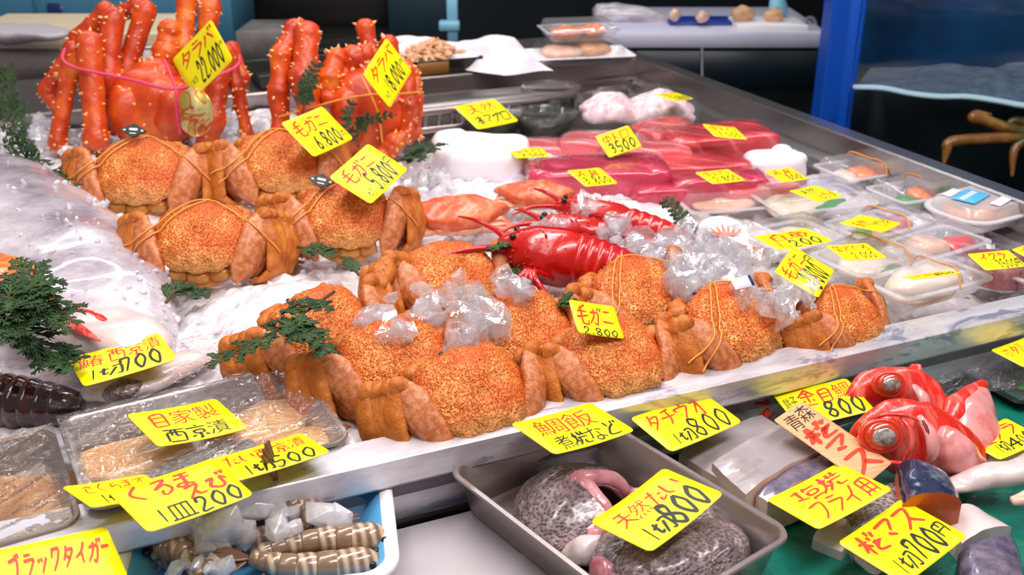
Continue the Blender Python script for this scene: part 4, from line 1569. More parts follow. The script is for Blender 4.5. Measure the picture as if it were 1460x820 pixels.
PK = 'plastic food packs at the right'
zp = -.062
c = at(1225, 258, zp); clam('clear pack of orange slices nearest the back-right rim', c, .13, .10, .04, 0, group=PK, band=True)
filler('salmon_slices', 'orange salmon slices in the pack nearest the back-right rim', 'fish', c + [.015, 0, .013], None, (.035, .03, .011), 'orange', 1)
filler('shredded_radish', 'white shredded radish in the pack nearest the back-right rim', 'garnish', c + [-.032, 0, .012], None, (.018, .03, .009), 'scallop', 2)
c = at(1305, 290, zp); clam('clear pack of orange and green food left of the pink roe tub', c, .14, .09, .04, 0, group=PK, band=True)
filler('salmon_slices', 'orange salmon slices in the pack beside the pink roe tub', 'fish', c + [.02, 0, .012], None, (.03, .026, .010), 'orange', 3)
filler('green_garnish', 'green garnish in the pack beside the pink roe tub', 'garnish', c + [-.03, -.01, .012], None, (.018, .02, .008), 'leafg', 4)

c = at(1392, 314, -.04)
t = clam('milky rounded tub of orange roe with a blue label', c, .145, .115, .036, 6, 'milky', PK, r=.04)
obj('blue_label', box(c + rz(6) @ np.array([-.012, .008, .0375]), (.06, .036, .0006), rz(22)), MAT['label_b'], t)['label'] = 'light blue label'
obj('white_label', box(c + rz(6) @ np.array([.018, -.026, .0375]), (.066, .016, .0006), rz(22)), MAT['label_w'], t)
obj('white_label', box(c + rz(6) @ np.array([-.022, .034, .0375]), (.04, .014, .0006), rz(22)), MAT['label_w'], t)
g = Geo()
for k in range(5):
    g.add(box(c + rz(6) @ np.array([-.012, .008, .0380]) + rz(22) @ np.array([-.02 + k * .01, .004, 0]), (.006, .009, .0005), rz(22)))
obj('print', g, MAT['label_w'], t)
filler('cod_roe', 'orange roe filling the milky rounded tub', 'roe', c + [0, 0, .015], rz(6), (.052, .042, .013), 'urchin', 5, .004)

c = at(1156, 303, zp + .004); clam('long clear pack of white fish under the flat card with green writing', c, .17, .11, .042, -6, group=PK)
filler('white_fish_slices', 'white fish slices with a green leaf in the long clear pack', 'fish', c + [-.03, 0, .015], rz(-6), (.05, .04, .013), 'scallop', 6)
tag(obj('green_leaf', wob(ell(c + np.array([.01, -.034, .024]), rz(20), (.04, .012, .0015), 20, 8), .004, 40, 3), MAT['leafg']), 'green leaf on the white fish slices', 'leaf')
c = at(1252, 336, zp); clam('clear pack under the tilted brush-written card, beside the pink roe tub', c, .15, .085, .036, 6, group=PK, band=True)
filler('pink_fish_slices', 'pink fish slices in the clear pack beside the roe tub', 'fish', c + [.01, 0, .012], rz(6), (.05, .028, .010), 'pinkmeat', 7)
filler('green_garnish', 'small green garnish under the pack lid left of roe tub', 'garnish', c + [-.045, -.01, .012], None, (.014, .016, .007), 'leafg', 8)
c = at(1030, 300, zp); clam('flat clear pack directly behind the round crab-picture jar', c, .15, .11, .034, -12, group=PK)
filler('pale_fillet', 'pale fillet in the flat pack behind the round crab-picture jar', 'fish', c + [0, 0, .012], rz(-12), (.055, .035, .009), 'pkfish', 9)
c = at(1126, 358, -.045); clam('clear pack under the wide white-fish card', c, .12, .09, .042, 4, group=PK)
filler('white_fillet', 'white fillet in the pack under the wide white-fish card', 'fish', c + [0, 0, .015], rz(4), (.046, .032, .013), 'scallop', 10)
c = at(1240, 392, -.045); clam('clear pack with the 2,000 card on its lid', c, .135, .10, .046, 8, group=PK, band=True)
filler('grey_fish', 'pale grey fish in the pack with the 2,000 card', 'fish', c + [0, 0, .014], rz(8), (.05, .035, .012), 'flesh', 11)
tag(obj('baran_leaf', wob(ell(c + np.array([-.0, -.035, .016]), rz(8), (.026, .003, .012), 16, 8), .002, 60, 3), MAT['leafg']), 'green leaf divider in pack with the 2,000 card', 'leaf')
c = at(1335, 365, -.05); clam('clear pack of pink fillet behind the round tub of red roe', c, .13, .08, .038, 8, group=PK)
filler('pink_fillet', 'pale pink fillet in the pack behind the red roe tub', 'fish', c + [-.02, 0, .016], rz(8), (.034, .026, .014), 'pkfish', 12)
filler('red_slices', 'red slices in the pack behind the red roe tub', 'fish', c + [.035, -.005, .012], rz(8), (.022, .024, .010), 'chu', 13)
c = at(1318, 424, -.034); t = clam('clear pack of white scallops against the front rim', c, .15, .075, .044, 4, group=PK, band=True)
filler('scallop_meat', 'white scallop meat with orange edge in the rim-side pack', 'scallop', c + [-.006, 0, .020], rz(4), (.056, .028, .018), 'scallop', 14, .007)
filler('orange_scallop_edge', 'orange underside of the scallop meat in the rim-side pack', 'scallop', c + [-.006, -.003, .010], rz(4), (.052, .026, .008), 'pkfish', 15)

c = at(1420, 402, -.045)
t = thing('roe_tub', 'round clear tub of red roe under the 3,500 card', 'tub', c, PK)
obj('cup', lathe([(.036, 0), (.038, .001), (.044, .034), (.047, .034), (.047, .036), (.043, .036), (.036, .002)], 40, c), MAT['tubclear'], t)
obj('lid', lathe([(.048, .0365), (.049, .042), (.045, .044), (.042, .042), (.040, .042)], 40, c), MAT['tubclear'], t)
tag(obj('salmon_roe', lathe([(.034, .002), (.037, .005), (.041, .03), (.038, .031)], 36, c), MAT['roe']), 'bright red roe filling the round clear tub', 'roe', kind='stuff')
c = at(1475, 408, -.045); clam('clear pack of red roe at the right edge, beside the round tub', c, .10, .08, .04, 8, group=PK)
filler('salmon_roe', 'red roe in the pack at the right edge', 'roe', c + [0, 0, .014], None, (.038, .028, .012), 'roe', 21, .003)

c = at(1026, 352, -.04)
t = thing('crab_jar', 'small round jar with a crab picture on its white lid', 'jar', c)
_jr = rx(28)
_ja = rz(-20) @ _jr
V, F = lathe([(.030, 0), (.032, .001), (.034, .018), (.036, .019)], 36); obj('cup', (V @ _ja.T + c, F), MAT['greyp'], t)
V, F = lathe([(.037, .019), (.037, .023), (.036, .024)], 36); obj('lid', (V @ _ja.T + c, F), MAT['label_w'], t)
g = Geo()
for a in range(-3, 4):
    b = np.array([.004 + a * .001, -.004, .0247])
    e = np.array([.002 + a * .0085, .02 - abs(a) * .003, .0247])
    g.add(tube([b, (b + e) / 2 + [a * .001, 0, 0], e], [(.0022, .0004), (.002, .0004), (.001, .0003)], 6, 8, (0, 0, 1)))
V, F = g.verts(), g.F; obj('crab_picture', (V @ _ja.T + c, F), MAT['orange'], t)
V, F = lathe([(.001, .0245), (.012, .0246), (.0115, .0249)], 20, (-.018, -.004, 0)); obj('blue_print', (V @ _ja.T + c, F), MAT['label_n'], t)
tag(obj('crab_shred', wob(ell(at(1060, 358, -.03), rz(-20), (.03, .012, .010), 24, 14), .010, 60, 2), MAT['leg']), 'orange crab legs heaped right of the round jar', 'crab meat')

# ------------------------------------------------------------------ the big grey fish and things lying at the left
g = Geo()
_ax = [at(-150, 190, .0), at(-60, 262, .012), at(40, 340, .012), at(120, 420, .004), at(180, 492, -.012), at(205, 530, -.022)]
g.add(wob(tube(_ax, [(.07, .04), (.105, .056), (.115, .060), (.098, .052), (.062, .034), (.035, .02)], 36, 60), .008, 18, 4))
big = obj('big_fish', g, simple('grey_fish_skin', '#8f858f', .25, noise=(12, '#d2cad2', .36, .66, (1, 1, 1)), bump=(70, .5, .003), coat=.6))
tag(big, 'big silvery grey fish dusted with ice at the left edge', 'fish')
rg = np.random.default_rng(12)
V = g.verts()
g2 = Geo()
for i in rg.choice(len(V), 900):
    if V[i][2] > -.005 and rg.random() < .9:
        g2.add(chunk(rg, V[i] + [0, 0, .001], rg.uniform(.002, .0055)))
tag(obj('ice_grains', g2, MAT['frost'], smooth=False), 'fine ice grains strewn on the big grey fish', 'ice', kind='stuff')
# dark edge fin along its right flank
fin = tube([at(20, 228, .02), at(70, 275, .02), at(130, 330, .018), at(180, 392, .014), at(218, 452, .004)], [(.006, .003), (.010, .004), (.011, .004), (.009, .004), (.004, .003)], 10, 40)
obj('dorsal_edge', fin, MAT['silver'], big)

wf = obj('white_fillet', wob(ell(at(150, 478, .022), rz(-50), (.075, .045, .02), 34, 18, .8, .9), .008, 22, 3), MAT['flesh'])
tag(wf, 'whitish fish fillet with red streaks behind the wide 700 card', 'fish')
for q in ([(104, 438), (120, 445), (140, 452), (158, 462)], [(86, 440), (96, 455), (118, 472), (142, 486)]):
    obj('red_streak', tube([at(a, b, .042) for a, b in q], [(.002, .0012), (.0065, .002), (.006, .002), (.0015, .001)], 8, 18, (0, 0, 1)), MAT['kinme'], wf)
tag(obj('red_salmon_piece', wob(tube([at(-30, 372, .085), at(18, 392, .085), at(60, 424, .075)], [(.03, .008), (.026, .008), (.012, .005)], 18, 20, (0, 0, 1)), .008, 40, 5), MAT['orange']), 'bright red fish piece under the cedar at left edge', 'fish')
lobster('dark_lobster_tail', 'dark brown glossy lobster tail at the left edge below the cedar', (-150, 560), (88, 578), 42, 1.02, 6, np.random.default_rng(3), .0, 'lob_dk', False, curl=2)
tag(obj('film_sheet', wob(ell(at(30, 560, -.04), rz(-20), (.12, .06, .012), 40, 16, .7, .7), .012, 26, 8), MAT['wrap']), 'crumpled clear film under the dark lobster tail', 'film')
fm = thing('mackerel_fillet', 'wrapped striped fish fillet half under the wide 700 card', 'fish', at(180, 545, -.012))
obj('fillet', wob(tube([at(128, 560, -.0), at(180, 546, .003), at(262, 515, .0), at(300, 500, -.006)], [(.012, .008), (.028, .011), (.024, .010), (.01, .005)], 20, 26, (0, 0, 1)), .004, 50, 2), MAT['flesh'], fm)
obj('dark_skin', wob(tube([at(140, 562, .002), at(172, 556, .006), at(200, 548, .006)], [(.004, .004), (.014, .008), (.006, .004)], 14, 16, (0, 0, 1)), .003, 60, 2), MAT['tai'], fm)
obj('cling_film', wob(ell(at(215, 532, -.0), rz(2), (.105, .048, .014), 40, 16, .7, .7), .012, 26, 18), MAT['wrap'], fm)


def film_sheet(c, ax, w, d, sag, h, seed, nx=110, ny=80):
    def fn(u, v):
        x, y = (u - .5) * w, (v - .5) * d
        e = np.minimum(np.minimum(u, 1 - u), np.minimum(v, 1 - v)) * 2
        q = np.stack([x * 14 + y * 26, y * 60 - x * 40, x * 0], 1)
        r_ = 1 - np.abs(2 * fbm(np.stack([x * 9 + y * 30, y * 70 - x * 46, x * 0], 1), 2, seed + 5) - 1)
        z = h - sag * e ** .7 + (fbm(q, 3, seed) - .5) * .008 * np.clip(e * 6, .25, 1) + .006 * np.clip(r_ - .8, 0, 1) / .2 * np.clip(e * 5, 0, 1)
        return np.stack([x, y, z], 1) @ np.asarray(ax).T + c
    return grid(nx, ny, fn)


# steel tray of miso fish under film, sitting on the rim
_NR, _FR, _NL = at(505, 628, .004), at(345, 537, .004), at(125, 735, .004)
_u = nrm(_NR - _NL)
_v = np.array([-_u[1], _u[0], 0])
_w, _d = np.linalg.norm(_NR - _NL), .165
_c = (_NL + _NR) / 2 + _v * _d / 2 - np.array([0, 0, .036])
AX1 = np.stack([_u, _v, [0, 0, 1.0]], 1)
tr = thing('steel_tray', 'film-covered steel tray of miso-marinated fish on the front rim', 'tray', _c)
obj('tray_body', stack(_w, _d, .018, tray_prof(.038, .010, .005, .0012), 6, AX1, _c), MAT['tray'], tr, sharp=40)
obj('film_cover', film_sheet(_c, AX1, _w * 1.0, _d * 1.0, .010, .0405, 4), MAT['film'], tr)
for x, y, a, rw, m, lb in ((-.06, .018, -10, (.055, .03, .012), 'miso', 'golden miso-coated fish fillet at the left of the film-covered tray'), (.055, .02, 10, (.05, .032, .011), 'miso', 'golden fish fillet under the upper card of the film-covered tray'), (-.005, -.02, 14, (.05, .016, .010), 'greyscale', 'grey-skinned fish fillet in the middle of the film-covered tray'), (.07, -.035, 4, (.05, .026, .010), 'miso', 'golden fish fillet at the right end of the film-covered tray'), (-.085, -.04, 4, (.03, .02, .008), 'miso', 'small golden fish piece in near left corner of the film-covered tray')):
    tag(obj('marinated_fillet', wob(ell(_c + AX1 @ np.array([x, y, .013]), AX1 @ rz(a), rw, 30, 16, .8, .9), .006, 30, int(x * 900)), MAT[m]), lb, 'fish', 'marinated fillets under film')
_c2 = _c - _u * (_w + .004) + _v * -.004 + np.array([0, 0, -.004])
tr2 = thing('steel_tray', 'dark film-covered steel tray cut off by the left edge', 'tray', _c2)
obj('tray_body', stack(_w, _d, .018, tray_prof(.038, .010, .005, .0012), 6, AX1, _c2), MAT['tray'], tr2, sharp=40)
obj('film_cover', film_sheet(_c2, AX1, _w, _d, .016, .0405, 9), film_mat('brown_film', .05, 24, (1, 6, 1), .9, .1, .05, (.75, .68, .6, 1)), tr2)
tag(obj('marinated_fillet', wob(ell(_c2 + AX1 @ np.array([.07, .0, .013]), AX1, (.06, .05, .010), 30, 16, .8, .9), .006, 30, 5), MAT['miso']), 'brownish fish fillet in the dark tray cut off at left', 'fish', 'marinated fillets under film')

# ------------------------------------------------------------------ blue foam tray of prawns on the counter
_c = at(372, 775, ZC + .045)
_c[2] = ZB
AX2 = rz(-14)
ft2 = thing('blue_foam_tray', 'blue and white foam tray of raw prawns and ice', 'tray', _c)
obj('tray_body', stack(.218, .150, .03, tray_prof(.036, .018, .008, .004), 8, AX2, _c), MAT['foamblue'], ft2, sharp=50)
obj('white_rim', stack(.222, .154, .032, [(.006, .030), (0.0, .033), (0, .037), (.004, .0385), (.011, .037), (.012, .033)], 8, AX2, _c, False, False), MAT['white'], ft2)


def prawn(label, pts, r, seed, flip=1):
    """pts from the head to the tail, in world coordinates"""
    p = np.asarray(pts, float)
    t = thing('tiger_prawn', label, 'prawn', p.mean(0) - np.array([0, 0, r]), 'raw prawns in the blue tray')
    q = cat(p, 40)
    n = 7
    obj('head', tube(q[:12], [(r * .45, r * .4), (r * .95, r), (r * 1.05, r * 1.1), (r, r)], 18, 16), MAT['prawn'], t)
    for i in range(n):
        a, b = 10 + i * 4, min(10 + i * 4 + 6, 38)
        s = 1 - .09 * i
        obj('tail_segment', tube(q[a:b], [(r * s * .95, r * s * .95), (r * s * 1.02, r * s * 1.02), (r * s * .93, r * s * .93)], 18, 9, rnd=False), MAT['prawn'] if i % 2 else MAT['prawn_dk'], t)
    d = nrm(q[-1] - q[-4])
    s = nrm(np.cross(d, [0, 0, 1]))
    g = Geo()
    for a in (-.55, -.2, .2, .55):
        e = q[-1] + nrm(d + s * a * .7) * r * 2.6
        g.add(tube([q[-2], (q[-1] + e) / 2, e], [(r * .2, r * .14), (r * .27, r * .1), (r * .12, r * .05)], 10, 9))
    obj('tail_fan', g, MAT['prawn_tail'], t)
    g = Geo()
    for k in (-1, 1):
        g.add(ell(q[2] + s * k * r * .7 + np.array([0, 0, r * .3]), None, (r * .28,) * 3, 10, 8))
    obj('eyes', g, MAT['dark'], t)
    g = Geo()
    for k in range(5):
        b = q[8 + k * 5]
        for sd in (-1, 1):
            g.add(tube([b + s * sd * r * .6 - [0, 0, r * .5], b + s * sd * r * 1.3 - [0, 0, r * .9] + d * r * .6], [.0016, .0007], 6, 6))
    obj('legs', g, MAT['prawn_tail'], t)


def TA(px, py, h):
    return at(px, py, ZC + h)


prawn('raw prawn along the near edge of the blue tray, head at right', [TA(552, 768, .05), TA(510, 768, .05), TA(450, 772, .052), TA(395, 782, .052), TA(352, 798, .05)], .0125, 1)
prawn('raw prawn nearest the viewer in the blue tray', [TA(545, 800, .045), TA(490, 806, .045), TA(420, 808, .048), TA(375, 800, .05), TA(352, 796, .052)], .0125, 2)
prawn('raw prawn curled at the left side of blue tray', [TA(222, 790, .044), TA(240, 782, .048), TA(262, 788, .05), TA(278, 808, .048), TA(290, 835, .044)], .0125, 3)
prawn('raw prawn at the back of the tray with its tail sticking up', [TA(470, 750, .05), TA(440, 730, .056), TA(418, 722, .062), TA(402, 706, .072), TA(392, 680, .09)], .0118, 4)
prawn('raw prawn under ice in the middle of blue tray', [TA(300, 770, .042), TA(345, 772, .044), TA(390, 765, .046), TA(430, 752, .048), TA(460, 748, .048)], .012, 5)

# ------------------------------------------------------------------ steel tray of bream heads
_u = np.array([math.cos(math.radians(14.5)), math.sin(math.radians(14.5)), 0])
_v = np.array([_u[1], -_u[0], 0])  # toward the viewer
TW, TD = .172, .254
_c = np.array([.3745, .6455, ZB])
AX3 = np.stack([_u, -_v, [0, 0, 1.0]], 1)
st = thing('steel_tray', 'deep stainless tray of cut bream on the front counter', 'tray', _c)
obj('tray_body', stack(TW, TD, .022, tray_prof(.0465, .010, .006, .0013), 8, AX3, _c), MAT['tray'], st, sharp=40)


def TL(x, y, z):
    """tray coordinates: x across, y away from the viewer"""
    return _c + AX3 @ np.array([x, y, z])


def shell_piece(name, label, c, ax, rad, ph0, ph1, th=.007):
    """a cut head: thick curved wall, scaly outside, pink inside, open at the front"""
    t = thing(name, label, 'fish', c)
    nu, nv = 40, 24

    def surf(k):
        def fn(u, v):
            a = math.radians(ph0) + u * math.radians(ph1 - ph0)
            b = .02 + v * (math.pi * .5 + .03)
            r = np.stack([np.cos(a) * np.cos(b) * rad[0] * k, np.sin(a) * np.cos(b) * rad[1] * k, np.sin(b) * rad[2] * k], 1)
            n_ = (fbm(r * 40, 2, 5) - .5)[:, None] * .006
            return c + (r * (1 + n_ / rad[2])) @ np.asarray(ax).T
        return grid(nu, nv, fn)
    o, i = surf(1.0), surf(1 - th / rad[2])
    obj('scaly_skin', o, MAT['tai'], t)
    g = Geo()
    g.add(i)
    Vo, Vi = o[0], i[0]
    edge = [k for k in range(nu)] + [r * nu + nu - 1 for r in range(1, nv)]
    edge2 = [r * nu for r in range(nv - 1, -1, -1)]
    for ed in ([k for k in range(nu)], [r * nu for r in range(nv)], [r * nu + nu - 1 for r in range(nv)]):
        Vs = np.concatenate([Vo[ed], Vi[ed]])
        n = len(ed)
        mid = (Vo[ed] + Vi[ed]) / 2
        g.add(wob(tube(mid, [th * .62], 10, n), .002, 90, 3))
    obj('pink_flesh', g, MAT['pinkmeat'], t)
    return t


hd = shell_piece('split_bream', 'large split bream head, dark scales outside and pink inside', TL(-.004, .040, -.002), AX3 @ rz(8), (.064, .058, .053), -20, 265, .013)
obj('bone_knob', wob(ell(TL(-.012, -.004, .028), None, (.012, .011, .012), 18, 12), .004, 80, 2), MAT['pkfish'], hd)
obj('gill_flesh', wob(tube([TL(-.04, .01, .012), TL(-.015, -.002, .02), TL(.028, .006, .016), TL(.05, .02, .02)], [.010, .013, .010, .006], 14, 22), .006, 60, 4), MAT['pinkmeat'], hd)
obj('jaw_flesh', wob(tube([TL(-.045, .0, .01), TL(-.035, -.018, .022), TL(-.025, -.028, .012)], [.012, .012, .008], 14, 18), .005, 60, 6), MAT['flesh'], hd)
for (x, y, z, a, rd, lb, sd) in ((-.030, -.040, .020, 20, (.030, .022, .022), 'small bream collar by the left side of steel tray', 1), (-.012, -.075, .024, -20, (.045, .036, .028), 'scaly bream piece under the 800 card, in the tray front', 2), (.030, -.085, .022, 30, (.042, .03, .026), 'scaly bream piece at the right of the tray, next to a fin edge', 3), (.052, -.045, .016, 60, (.055, .026, .020), 'long scaly bream piece along the right tray wall', 4)):
    t = thing('bream_piece', lb, 'fish', TL(x, y, z - rd[2]), 'cut bream in the steel tray')
    ax = AX3 @ rz(a)
    obj('scaly_skin', wob(ell(TL(x, y, z), ax, rd, 34, 20, .8, .9), .006, 40, sd), MAT['tai'], t)
    obj('pink_cut_face', wob(ell(TL(x, y, z - .003) + ax @ np.array([-rd[0] * .55, 0, 0]), ax, (rd[0] * .5, rd[1] * .9, rd[2] * .8), 22, 14), .005, 60, sd), MAT['pinkmeat' if sd != 4 else 'flesh'], t)

# ------------------------------------------------------------------ right lower counter: green sheet and fish
def _sheet(u, v):
    a = at(1100, 850, ZC)
    x = .42 + u * .75
    y = .40 + v * .335
    z = ZC + .003 + (fbm(np.stack([x * 22, y * 22, x * 0], 1), 3, 6)) * .010
    return np.stack([x, y, z], 1)


tag(obj('green_sheet', grid(80, 50, _sheet), MAT['green']), 'crinkled green plastic sheet under the fish at lower right', 'plastic sheet')


def ffish(name, label, pts, rr, m, T, seed, up=(0, 0, 1), amp=.005, group=None, seg=26):
    W = [P(x, y, T + d) for x, y, d in pts]
    return tag(obj(name, wob(tube(W, [(a * T / FPX, b * T / FPX) for a, b in rr], seg, 40, up), amp, 40, seed), MAT[m]), label, 'fish', group)


# red bream heads
def kinme(label, pts, rr, T, eye, er, gill, seed):
    ax_up = nrm(UP)
    W = [P(x, y, T + d) for x, y, d in pts]
    k = T / FPX
    t = thing('red_bream', label, 'fish', W[0] * .5 + W[-1] * .5 - np.array([0, 0, .04]), 'cut red bream')
    obj('head', wob(tube(W, [(b * k * .62, a * k) for a, b in rr], 34, 44, ax_up), .005, 34, seed), MAT['kinme'], t)
    e = P(eye[0], eye[1], T + eye[2])
    ax = np.stack([RT, ax_up, -FW], 1)
    r = er * k
    g = lathe([(r * 1.2, -.006), (r * 1.2, -.001), (r * 1.1, .002), (r * .98, .001)], 34)
    R = np.stack([RT, nrm(np.cross(-FW, RT)), -FW], 1)
    obj('eye_socket', (g[0] * [1.1, .85, 1] @ R.T + e, g[1]), MAT['eye_ring'], t)
    ey = obj('eye', ell(e - FW * .001, R, (r * 1.05, r * .84, r * .4), 24, 14), MAT['iris'], t)
    obj('pupil', ell(e - FW * (.001 + r * .2) + RT * r * .02, R, (r * .74, r * .58, r * .28), 20, 12), MAT['pupil'], ey)
    obj('gill_cover', wob(tube([P(x, y, T + d) for x, y, d in gill], [(.004, .003), (.007, .004), (.007, .004), (.003, .003)], 10, 24), .001, 60, 2), MAT['kinme_w'], t)
    return t


TK = 1.0
kh = kinme('red bream head in front with one big orange-ringed eye', [(1216, 640, .0), (1240, 628, .0), (1280, 622, .0), (1322, 628, .005), (1358, 645, .01), (1385, 662, .015)], [(10, 10), (34, 30), (50, 44), (55, 48), (46, 40), (30, 28)], TK, (1257, 622, -.031), 24, [(1312, 596, -.024), (1328, 620, -.032), (1330, 645, -.032), (1322, 664, -.02)], 3)
obj('pale_belly', wob(tube([P(1340, 628, TK - .012), P(1362, 650, TK - .012), P(1392, 668, TK)], [(.012, .016), (.016, .02), (.008, .012)], 20, 20), .004, 50, 3), MAT['kinme_w'], kh)
for pts_ in ([(1284, 596, -.028), (1298, 612, -.033), (1300, 636, -.034), (1288, 656, -.030)], [(1226, 606, -.012), (1256, 592, -.024), (1290, 592, -.028), (1320, 604, -.024)], [(1236, 652, -.022), (1262, 658, -.030), (1290, 662, -.028), (1312, 672, -.020)]):
    obj('cheek_plate', tube([P(x, y, TK + d) for x, y, d in pts_], [(.0012, .001), (.003, .002), (.003, .002), (.001, .001)], 9, 22), MAT['kinme'], kh)
obj('mouth', tube([P(1222, 640, TK - .006), P(1236, 654, TK - .018), P(1250, 664, TK - .022)], [(.001, .001), (.0022, .0014), (.001, .001)], 8, 14), MAT['lob_dk'], kh)
obj('gill_slit', tube([P(1316, 600, TK - .030), P(1326, 622, TK - .035), P(1327, 644, TK - .034), P(1322, 660, TK - .024)], [(.0015, .001), (.003, .0015), (.003, .0015), (.001, .001)], 8, 18), simple('dark_red_gill', '#7c0c0c', .3), kh)
kb = kinme('red bream head lying behind the big-eyed one', [(1206, 570, .0), (1232, 562, .0), (1268, 558, .0), (1310, 566, .0), (1340, 584, .0)], [(10, 8), (24, 20), (34, 26), (36, 28), (22, 20)], 1.07, (1268, 548, -.022), 18, [(1304, 552, -.02), (1316, 566, -.026), (1318, 580, -.026), (1312, 592, -.02)], 5)
obj('fin', tube([P(1288, 560, 1.075), P(1300, 538, 1.08), P(1306, 520, 1.085)], [(.014, .003), (.011, .002), (.006, .001)], 12, 12, UP), MAT['kinme'], kb)
bp = thing('red_bream_cut', 'cut red bream body rising behind the card reading raw cod', 'fish', P(1372, 640, 1.04), 'cut red bream')
obj('body', wob(tube([P(1397, 553, 1.09), P(1394, 572, 1.07), P(1386, 600, 1.05), P(1374, 640, 1.03)], [(.005, .006), (.020, .012), (.034, .018), (.040, .020)], 30, 40, -FW), .003, 40, 5), MAT['kinme_w'], bp)
obj('red_back', wob(tube([P(1400, 550, 1.085), P(1382, 566, 1.060), P(1364, 590, 1.040), P(1342, 626, 1.022)], [(.006, .006), (.012, .008), (.015, .010), (.010, .008)], 22, 30, -FW), .003, 50, 2), MAT['kinme'], bp)

# beltfish chunks
def slab(name, label, c4, th, m, group, cat_='fish', z0=None, flesh=None, amp=.002, puff=.006):
    """a thick slice: four world corners of its top, thickness downwards"""
    A, B, C_, D = [np.asarray(q, float) for q in c4]

    def fn(u, v):
        p = np.outer((1 - u) * (1 - v), A) + np.outer(u * (1 - v), B) + np.outer(u * v, C_) + np.outer((1 - u) * v, D)
        e = np.sin(np.clip(v, 0, 1) * math.pi) ** .6
        p[:, 2] += puff * e
        return p
    V, F = grid(22, 14, fn)
    n = len(V)
    lo = V.copy()
    lo[:, 2] -= puff + th
    Vb, Fb = np.concatenate([V, lo]), list(F) + [tuple(i + n for i in f[::-1]) for f in F]
    nx, ny = 22, 14
    bd = [i for i in range(nx)] + [j * nx + nx - 1 for j in range(1, ny)] + [(ny - 1) * nx + i for i in range(nx - 2, -1, -1)] + [j * nx for j in range(ny - 2, 0, -1)]
    side = [(bd[i], bd[i - 1], bd[i - 1] + n, bd[i] + n) for i in range(len(bd))]
    g = Geo()
    Vb = wob((Vb, Fb), amp, 60, 3)[0]
    g.add((Vb, Fb), 0)
    g.F += side
    g.I += [1] * len(side)
    o = obj(name, g, [MAT[m], MAT[flesh or m]], sharp=50)
    return tag(o, label, cat_, group)


def A4(z, *q):
    return [at(x, y, z) for x, y in q]


slab('beltfish_chunk', 'silvery beltfish chunk lying next to the long 800 card', A4(-.045, (968, 648), (1040, 690), (1120, 612), (1085, 592)), .034, 'belt', 'beltfish chunks', flesh='pkfish')
slab('beltfish_chunk', 'largest silvery beltfish chunk, in the middle of its row', A4(-.036, (1016, 660), (1062, 706), (1180, 640), (1132, 602)), .042, 'belt', 'beltfish chunks', flesh='pkfish')
slab('beltfish_chunk', 'narrow purplish beltfish chunk beside the pink-red printed board', A4(-.04, (1078, 704), (1096, 716), (1212, 660), (1192, 634)), .036, 'mack', 'beltfish chunks', flesh='pkfish')
slab('grey_fish_piece', 'grey scaly fish piece between the two lower right cards', A4(-.052, (1206, 738), (1220, 762), (1296, 716), (1284, 684)), .03, 'greyscale', None, flesh='flesh')
tr_ = slab('trout_piece', 'blue-silver trout piece with orange cut end', A4(-.035, (1278, 664), (1286, 720), (1372, 718), (1352, 684)), .045, 'blueskin', None, flesh='trout', puff=.012)
slab('white_fish_piece', 'pale triangular fish piece below the blue-silver trout piece', A4(-.06, (1330, 735), (1372, 775), (1442, 752), (1390, 722)), .024, 'flesh', None, puff=.006)
ffish('cod_fillet', 'long pale cod fillet lying under the raw cod card', [(1350, 692, .0), (1390, 682, .0), (1440, 672, .0), (1500, 660, .0)], [(14, 8), (22, 14), (24, 15), (20, 12)], 'flesh', .97, 4)
ffish('cod_fillet', 'pale cod fillet tucked behind the raw cod card', [(1366, 655, .03), (1400, 650, .03), (1440, 656, .03), (1500, 650, .03)], [(10, 8), (18, 13), (22, 15), (20, 12)], 'flesh', .99, 7)
slab('dark_fish_piece', 'plastic-wrapped dark purple fish piece at the lower right corner', A4(-.055, (1366, 790), (1376, 850), (1470, 850), (1446, 768)), .03, 'mack', None, puff=.01)
ffish('fish_tail', 'pale fish tail poking out at the right edge by the corner', [(1446, 715, .0), (1470, 708, .0), (1500, 700, .0)], [(7, 5), (12, 8), (14, 9)], 'pkfish', .93, 9)
ffish('fish_tail', 'thin pale fish tail under the lower card with orange 700', [(1222, 790, .0), (1240, 806, .0), (1262, 830, .0)], [(8, 5), (13, 8), (12, 8)], 'flesh', .9, 11)
slab('pale_fish_piece', 'pale fish piece under the salt-grill card', A4(-.07, (1160, 770), (1200, 786), (1240, 752), (1190, 735)), .016, 'flesh', None)
rp = obj('red_plastic_bag', wob(ell(at(1080, 572, -.07), rz(0), (.07, .022, .022), 34, 18, .7, .7), .012, 26, 4), MAT['redplastic'])
tag(rp, 'red plastic package against the rim behind the beltfish', 'bag')
tag(obj('red_bream_fin', wob(ell(at(1088, 582, -.055), rz(10), (.03, .012, .012), 24, 14), .006, 60, 4), MAT['kinme']), 'small red fish piece in front of the red package', 'fish')
tag(obj('white_dish', lathe([(.02, 0), (.03, .002), (.045, .012), (.047, .013), (.044, .012), (.028, .004)], 36, at(1035, 592, -.08)), MAT['white']), 'white dish edge behind the long 800 card', 'dish')

